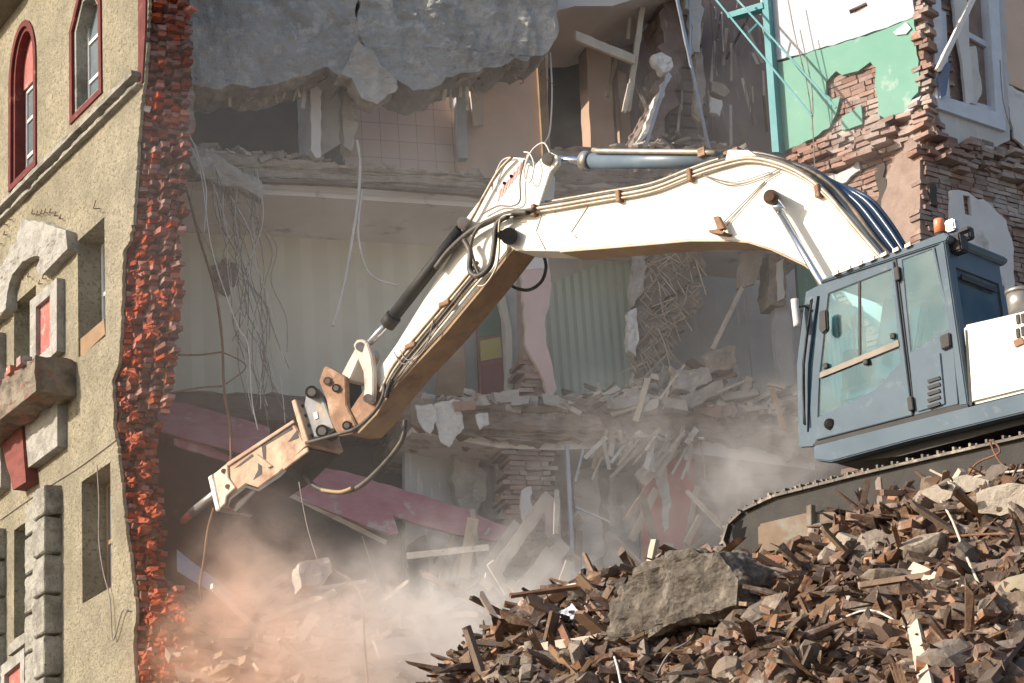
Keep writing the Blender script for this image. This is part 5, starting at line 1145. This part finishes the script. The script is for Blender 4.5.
for i in range(12000):
    a, w, p, x, y = spot(rr, 5.0, -.6); m = rot(rr); s = abs(rr.gauss(0, .030)) + .010
    k = rr.random()
    dims = (s * 1.6, s, s * .7) if k < .6 else (s * 4.5, s * .35, s * .22) if k < .92 else (s * 1.2, s * 1.2, s * .3)
    b0 = len(hp.v); hp.box(p + V((0, 0, rr.uniform(0, .06))), m @ V((dims[0], 0, 0)), m @ V((rr.uniform(-.4, .4) * dims[0], dims[1], 0)), m @ V((0, rr.uniform(-.4, .4) * dims[1], dims[2])))
    for v in hp.v[b0:]: v += V((rr.uniform(-1, 1), rr.uniform(-1, 1), rr.uniform(-1, 1))) * s * .32
heap = hp.build('rubble', M('rubble_mix', (.155, .092, .058), (.10, .06, .04), 5, (.27, .195, .14), 4, .6, .06, bump=.9, bscale=16, bdist=.04, island=.5))
tag(heap, kind='stuff')
# templates: whole and broken bricks, holed bricks, wood scraps, concrete chunks
m_rb = M('rubble_brick', (.27, .15, .092), (.19, .10, .062), 8, (.38, .29, .215), 6, .58, .08, bump=.8, bscale=22, bdist=.03, rand=.4)
m_rc = M('rubble_concrete', (.225, .17, .125), (.15, .115, .085), 6, (.33, .27, .21), 7, .6, .07, bump=.9, bscale=18, bdist=.04, rand=.35)
def distort(mb, r, amt):
    for v in mb.v: v += V((r.uniform(-1, 1), r.uniform(-1, 1), r.uniform(-1, 1))) * amt
def tmesh(mb, name, mat, L=None, amp=0, seed=0):
    o = mb.build(name, mat)
    if L: roughen(o, L, amp, 9, seed)
    me = o.data; bpy.data.objects.remove(o); return me
def brick_tm(k, half):
    r = random.Random(k); L = .125 if not half else r.uniform(.05, .09)
    mb = MB().box((0, 0, 0), (L, 0, 0), (0, .06, 0), (0, 0, .0325))
    if half:
        for v in mb.v:
            if v.x > 0: v.x += r.uniform(-.05, .03); v.y *= r.uniform(.75, 1); v.z *= r.uniform(.7, 1)
    return tmesh(mb, 'broken_brick' if half else 'brick', m_rb, .06, .009, k)
def holed_tm(k):
    pl = Plane(V((0, 10, 0)), (1, 0)); pl.o = V((0, 0, 0)); pl.n = V((0, 1, 0))
    holes = [[(x - .011, z - .008), (x + .011, z - .008), (x + .011, z + .008), (x - .011, z + .008)] for x in (-.09, -.054, -.018, .018, .054, .09) for z in (-.036, -.012, .012, .036)]
    return tmesh(MB().prism(pl, [[(-.125, -.06), (.125, -.06), (.12, .06), (-.125, .058)]] + holes, -.032, .032), 'holed_brick', m_rb)
def wood_tm(k):
    r = random.Random(k); L = r.uniform(.14, .48); w = r.uniform(.022, .06); t = r.uniform(.010, .024); mb = MB()
    n = 6; pts0 = []
    for i in range(n + 1):
        y = -w + 2 * w * i / n; pts0.append((L + r.uniform(-.05, .015) * (i % 2), y))
    pl = Plane(V((0, 10, 0)), (1, 0)); pl.o = V((0, 0, 0)); pl.n = V((0, 1, 0))
    loop = [(-L + r.uniform(0, .05), -w), ] + pts0 + [(-L, w), (-L - r.uniform(-.05, .03), 0)]
    mb.prism(pl, loop, -t, t)
    for v in mb.v: v.xyz = V((v.x, v.z, v.y + .03 * math.sin(v.x * 3 + k)))
    return tmesh(mb, 'wood_scrap', wood_br)
def chunk_tm(k):
    r = random.Random(k); bm = bmesh.new(); bmesh.ops.create_icosphere(bm, subdivisions=2, radius=.1)
    sx, sy, sz = r.uniform(.8, 1.5), r.uniform(.6, 1), r.uniform(.35, .7)
    for v in bm.verts:
        n_ = v.co.normalized(); d = 1e9
        for q in range(9):
            rq = random.Random(k * 31 + q); pn = V((rq.gauss(0, 1), rq.gauss(0, 1), rq.gauss(0, 1))).normalized(); c = n_.dot(pn)
            if c > .2: d = min(d, rq.uniform(.55, .85) / c)
        v.co = n_ * .13 * min(d, 1.25); v.co *= 1 + .12 * noise.noise(v.co * 25)
        v.co = V((v.co.x * sx, v.co.y * sy, v.co.z * sz))
    me = bpy.data.meshes.new('concrete_chunk'); bm.to_mesh(me); bm.free(); me.materials.append(m_rc); return me
KINDS_ = [('brick', [brick_tm(k, False) for k in range(6)], 250, 'whole brown brick lying loose in the rubble heap below the excavator', 'brick', 'whole bricks in the rubble heap', (.85, 1.25)),
          ('broken_brick', [brick_tm(k + 20, True) for k in range(9)], 270, 'broken piece of brown brick lying in the rubble heap below the excavator', 'broken brick', 'broken bricks in the rubble heap', (.6, 1.5)),
          ('wood_scrap', [wood_tm(k + 50) for k in range(14)], 285, 'splintered scrap of brown wood lying in the rubble heap below the excavator', 'wood scrap', 'wood scraps in the rubble heap', (.5, 1.35)),
          ('concrete_chunk', [chunk_tm(k + 80) for k in range(9)], 190, 'dusty chunk of mortar and concrete lying in the rubble heap below the excavator', 'concrete chunk', 'concrete chunks in the rubble heap', (.4, 1.9)),
          ('holed_brick', [holed_tm(1)], 9, 'brown brick full of square holes lying in the rubble heap below the excavator', 'holed brick', 'holed bricks in the rubble heap', (.9, 1.0))]
for name, meshes, count, label, cat, group, sc in KINDS_:
    for i in range(count):
        a, w, p, x, y = spot(rr, 4.7, -.3)
        o = bpy.data.objects.new(name, meshes[i % len(meshes)]); col.objects.link(o)
        m = rot(rr)
        if name == 'wood_scrap': m = Matrix.Rotation(rr.uniform(0, 6.28), 3, 'Z') @ Matrix.Rotation(rr.gauss(0, .45), 3, 'Y') @ Matrix.Rotation(rr.gauss(.4, .5), 3, 'X')
        if name == 'holed_brick': m = Matrix.Rotation(rr.uniform(-.6, .6) - .9, 3, 'Z') @ Matrix.Rotation(rr.gauss(.5, .3), 3, 'X')
        s = rr.uniform(*sc); o.matrix_world = Matrix.Translation(p + V((0, 0, .03 + rr.random() * .05))) @ (m @ Matrix.Scale(s, 3)).to_4x4()
        tag(o, label, cat, group)
# larger single pieces
def heap_at(px, py, lift=0.0):
    for dy in range(0, 60, 3):
        h = heap_hit(px, py + dy)
        if h: return CAM + ray(px, py) * (h[2] - lift)
def big_stick(name, p, q, w, h, m, label, cat, lp=.12, lq=.12, seed=0):
    o = MB().beam(heap_at(*p, lp), heap_at(*q, lq), w, h, C.n * -1 + V((0, 0, .4))).build(name, m); roughen(o, max(.1, w * .6), min(w, h) * .16, 6, seed); return tag(o, label, cat)
def big_chunk(name, px, c0, c1, m, label, cat, seed, amp=.06, L=.1, rag=.02, proud=.22):
    h = None; py = sum(p[1] for p in px) / len(px)
    while not h: h = heap_hit(sum(p[0] for p in px) / len(px), py); py += 3
    th = c1 - c0; c0 = HC - h[1] - proud - th * .5
    o = MB().px(C, px, c0, c0 + th, rag, .12, seed).build(name, m); roughen(o, L, amp, 3.5, seed, .004); return tag(o, label, cat)
big_chunk('boulder', [(606, 640), (612, 604), (630, 578), (655, 560), (690, 546), (722, 556), (738, 580), (736, 604), (700, 614), (668, 624), (636, 644)], -1.9, -.9, M('boulder_concrete', (.155, .13, .105), (.10, .085, .07), 4, (.25, .215, .18), 6, .58, .08, bump=1.0, bscale=12, bdist=.06), 'huge rough concrete boulder crowning the left part of the rubble heap', 'boulder', 5, .09, .06, .03, .42)
big_chunk('beam', [(726, 557), (770, 555), (808, 558), (808, 569), (770, 571), (729, 570)], -1.0, -.85, M('red_brown_timber', (.24, .115, .07), (.17, .08, .05), 4, (.33, .22, .16), 4, .62, .07, bump=.5, bscale=20), 'level reddish timber beam under the front of the excavator track', 'beam', 6, .012, .1, .006)
big_chunk('concrete_post', [(785, 590), (838, 532), (851, 538), (847, 550), (802, 598), (788, 597)], -1.4, -1.2, concrete_br, 'thick dusty post propped aslant against the heap below the track', 'post', 7, .02, .1, .008)
big_chunk('beam', [(779, 588), (830, 532), (834, 534), (786, 590)], -1.38, -1.30, M('red_brown_timber', 0), 'thin dark timber lying along the slanting dusty post', 'timber', 8, .01, .1, .006)
big_chunk('slab_fragment', [(903, 512), (918, 490), (948, 480), (955, 486), (950, 498), (916, 516)], -1.1, -.85, concrete_br, 'tilted dusty slab on the crest of the heap below the track', 'slab fragment', 9, .03, .09)
big_chunk('slab_fragment', [(952, 478), (966, 474), (989, 480), (987, 492), (960, 492)], -1.05, -.9, M('rubble_slab', (.40, .35, .29), (.31, .27, .22), 5, bump=.9, bscale=16, bdist=.04), 'flat pale slab at the top right of the heap beside the tilted slab', 'slab fragment', 10, .025, .09)
big_chunk('slab_fragment', [(976, 494), (996, 486), (1034, 484), (1036, 508), (1000, 516), (980, 512)], -1.25, -.95, M('rubble_slab', 0), 'biggest pale slab at the right end of the heap crest', 'slab fragment', 11, .04, .09)
big_chunk('metal_plate', [(993, 586), (1008, 577), (1032, 572), (1040, 600), (1012, 612)], -2.5, -2.44, M('green_plate', (.30, .29, .22), (.24, .2, .14), 4, (.34, .22, .13), 3, .6, .07, bump=.3), 'worn greenish plate lying on the heap at the right edge', 'plate', 12, .01, .1, .004)
big_chunk('concrete_block', [(738, 606), (770, 596), (790, 606), (786, 622), (752, 628)], -1.9, -1.6, concrete_br, 'dark rough block in the hollow right of the huge boulder', 'concrete block', 13, .05, .09)
big_stick('plank', (911, 568), (966, 594), .11, .035, wood_pale, 'pale plank lying level in the middle right of the heap', 'plank', .2, .2, 1)
big_stick('plank', (911, 612), (928, 690), .11, .04, wood_pale, 'pale plank standing upright near the bottom right of the heap', 'plank', .42, .42, 2)
big_stick('timber', (949, 634), (952, 700), .11, .06, M('red_brown_timber', 0), 'reddish upright timber beside the pale upright plank', 'timber', .25, .45, 3)
big_stick('plank', (1026, 632), (985, 683), .12, .04, wood_br, 'brown board leaning at the bottom right corner of the heap', 'plank', .25, .3, 4)
big_stick('plank', (466, 660), (636, 634), .10, .05, wood_pale, 'long pale beam lying across the left foot of the heap', 'plank', .3, .25, 5)
big_stick('post', (638, 606), (644, 660), .10, .06, wood_br, 'short wooden post standing under the huge boulder', 'post', .5, .35, 6)
big_stick('plank', (558, 620), (590, 690), .07, .05, rust_bar, 'dark charred stick lying steeply at the left of the heap', 'stick', .3, .3, 7)
big_stick('plank', (790, 586), (850, 600), .06, .03, wood_pale, 'thin pale lath right of the slanting post', 'lath', .2, .25, 8)
big_stick('plank', (700, 668), (790, 652), .10, .04, wood_br, 'broad brown board low in the heap right of the boulder', 'board', .25, .25, 9)
big_stick('plank', (860, 636), (884, 690), .08, .04, wood_pale, 'pale stick pointing down at the bottom middle of the heap', 'stick', .25, .3, 10)
big_stick('plank', (510, 596), (600, 584), .05, .04, rust_bar, 'dark stick lying along the left crest of the heap', 'stick', .3, .25, 11)
big_stick('plank', (655, 540), (648, 574), .07, .05, wood_pale, 'pale stub of timber poking up left of the boulder', 'timber stub', .1, .3, 12)
o = MB().beam(heap_at(668, 560, .3), heap_at(696, 540 + 22, .2), .2, .12, V((0, 0, 1))).build('concrete_block', concrete_lt); roughen(o, .08, .03, 6, 4); tag(o, 'pale block sitting on top of the huge boulder', 'concrete block')
# scrap of blue-white plastic and twisted bars
o = MB().px(C, [(555, 612), (572, 604), (580, 612), (568, 622), (556, 620)], -1.5, -1.48, .02, .08, 3).build('plastic_scrap', M('plastic_blue', (.5, .56, .66), (.42, .48, .6), 8, rough=.4)); roughen(o, .05, .04, 7); tag(o, 'crumpled pale blue plastic scrap on the left of the heap', 'plastic scrap')
def rebar(pts, r, m, label, cat='wire', name='wire', up=.12):
    q = spline([heap_at(x, y, up + l) for x, y, l in pts], 6); o = MB().tube(q, r, 6).build(name, m); return tag(o, label, cat)
rebar([(556, 622, .2), (548, 606, .3), (560, 590, .35), (576, 584, .25), (590, 590, .1)], .012, cable_w, 'pale wire looping up at the left of the heap by the plastic scrap')
rebar([(588, 600, .1), (582, 622, .2), (606, 640, .25), (616, 662, .2), (622, 690, .2)], .012, cable_w, 'pale wire winding down the heap left of the boulder')
rebar([(800, 600, .1), (880, 552, .35), (960, 536, .4), (1030, 534, .3)], .012, rust_bar, 'long thin dark bar crossing the heap below the crest slabs', 'bar', 'steel_bar')
rebar([(940, 500, .1), (952, 520, .35), (968, 560, .4), (982, 590, .1)], .012, wood_pale, 'thin curved stick arching over the right of the heap', 'stick', 'stick')
rebar([(820, 632, .1), (870, 610, .3), (930, 640, .2), (960, 620, .1)], .009, cable_w, 'thin pale wire lying low in the right of the heap')
rebar([(650, 690, .1), (668, 655, .3), (690, 640, .3), (700, 620, .2)], .010, cable_d, 'grey wire hanging in the hollow below the boulder')
rebar([(700, 690, .1), (740, 640, .3), (800, 620, .2), (860, 640, .1)], .008, rust_bar, 'thin rusty rod stuck out of the heap below the boulder', 'rod', 'steel_bar')
o = MB().beam(C.at((948, 492), -1.0), C.at((962, 470), -1.05), .06, .05).build('wood_stub', wood_pale); tag(o, 'pale wood stub poking up at the crest before the track', 'wood stub')
wire([(964, 484), (976, 464), (1000, 452), (990, 440), (1000, 462), (1024, 480)], C, -.9, .010, 'wire', rust_bar, 'rusty wire curling up over the track at the right')
wire([(930, 470), (956, 480), (990, 474), (1030, 470)], C, -.95, .012, 'wire', wood_pale, 'thin straight stick lying before the track at the right')
#--HEAP--
# ------------------------------------------------------------------ dust raised by the demolition
def dust(name, px0, px1, k0, k1, zlo, dens, colr_, label, tops, nscale, thr):
    a_, b_ = S.hit(px0, k0), S.hit(px1, k0)
    x0, x1 = min(a_[0], b_[0]), max(a_[0], b_[0]); z0, z1 = min(a_[1], b_[1]), max(a_[1], b_[1])
    cx = S.pt((x0 + x1) / 2, (z0 + z1) / 2, (k0 + k1) / 2)
    mb = MB().box((0, 0, 0), ((x1 - x0) / 2, 0, 0), (0, (k1 - k0) / 2, 0), (0, 0, (z1 - z0) / 2))
    m = bpy.data.materials.new(name); m.use_nodes = True; nt = m.node_tree; N = nt.nodes; L = nt.links
    N.remove(N['Principled BSDF'])
    pv = N.new('ShaderNodeVolumePrincipled'); pv.inputs['Anisotropy'].default_value = .1
    L.new(pv.outputs[0], N['Material Output'].inputs['Volume'])
    def node(op, a, b=None, c=None):
        n = N.new('ShaderNodeMath'); n.operation = op
        for i, v in enumerate((a, b, c)):
            if v is None: continue
            if isinstance(v, (int, float)): n.inputs[i].default_value = v
            else: L.new(v, n.inputs[i])
        return n.outputs[0]
    tc = N.new('ShaderNodeTexCoord'); sx = N.new('ShaderNodeSeparateXYZ'); L.new(tc.outputs['Object'], sx.inputs[0])
    X, Y, Z = sx.outputs
    def smooth(v, lo, hi):
        r = N.new('ShaderNodeMapRange'); r.interpolation_type = 'SMOOTHSTEP'; r.inputs[1].default_value = lo; r.inputs[2].default_value = hi; L.new(v, r.inputs[0]); return r.outputs[0]
    nz = N.new('ShaderNodeTexNoise'); nz.inputs['Scale'].default_value = nscale; nz.inputs['Detail'].default_value = 6; nz.inputs['Roughness'].default_value = .6; nz.inputs['Distortion'].default_value = .9
    L.new(tc.outputs['Object'], nz.inputs[0])
    cloud = smooth(nz.outputs[0], thr, thr + .18)
    hx, hy, hz = (x1 - x0) / 2, (k1 - k0) / 2, (z1 - z0) / 2
    total = None
    for (px, py, rx, rz, dd) in tops:                     # puffs: soft ellipsoids of dust
        u, z = S.hit((px, py), (k0 + k1) / 2); ux = u - (x0 + x1) / 2; uz = z - (z0 + z1) / 2
        dx = node('DIVIDE', node('SUBTRACT', X, ux), rx); dz = node('DIVIDE', node('SUBTRACT', Z, uz), rz)
        d2 = node('ADD', node('MULTIPLY', dx, dx), node('MULTIPLY', dz, dz))
        f = node('MULTIPLY', smooth(d2, 1.0, 0.0), dd)
        total = f if total is None else node('ADD', total, f)
    edge_ = node('MULTIPLY', smooth(node('ABSOLUTE', Y), hy, hy * .55), node('MULTIPLY', smooth(node('ABSOLUTE', X), hx, hx * .85), smooth(node('ABSOLUTE', Z), hz, hz * .9)))
    den = node('MULTIPLY', node('ADD', node('MULTIPLY', total, node('MULTIPLY_ADD', cloud, .92, .08)), dens), edge_)
    cm = N.new('ShaderNodeMix'); cm.data_type = 'RGBA'; cm.inputs[6].default_value = (.88, .52, .34, 1); cm.inputs[7].default_value = colr_ + (1,)
    L.new(smooth(node('ADD', X, node('MULTIPLY', Z, .6)), -hx * .95 - .6 * hz * .6, -hx * .34 - .6 * hz * .3), cm.inputs[0]); L.new(cm.outputs[2], pv.inputs['Color'])
    L.new(den, pv.inputs['Density'])
    o = mb.build(name, m); o.matrix_world = Matrix.Translation(cx) @ Matrix(((S.u.x, S.n.x, 0, 0), (S.u.y, S.n.y, 0, 0), (0, 0, 1, 0), (0, 0, 0, 1)))
    tag(o, label, 'dust', kind='stuff'); return o
dust('dust_cloud', (120, -60), (1060, 780), -6.6, .6, 0, .013, (.97, .94, .91), 'brown dust cloud rising over the rubble in front of the broken rooms',
     [(255, 655, 1.6, 1.15, 1.0), (420, 680, 2.2, 1.15, 1.4), (400, 625, 1.9, 1.0, .46), (530, 606, 1.6, 1.1, .42), (225, 580, .9, .8, .22), (750, 500, 1.1, 1.0, .28), (775, 440, 1.1, 1.0, .30), (640, 480, 2.4, 1.5, .12), (430, 280, 3.0, 2.2, .03), (640, 60, 3.0, 2.2, .08), (910, 150, 3.0, 3.0, .17)], 1.5, .46)
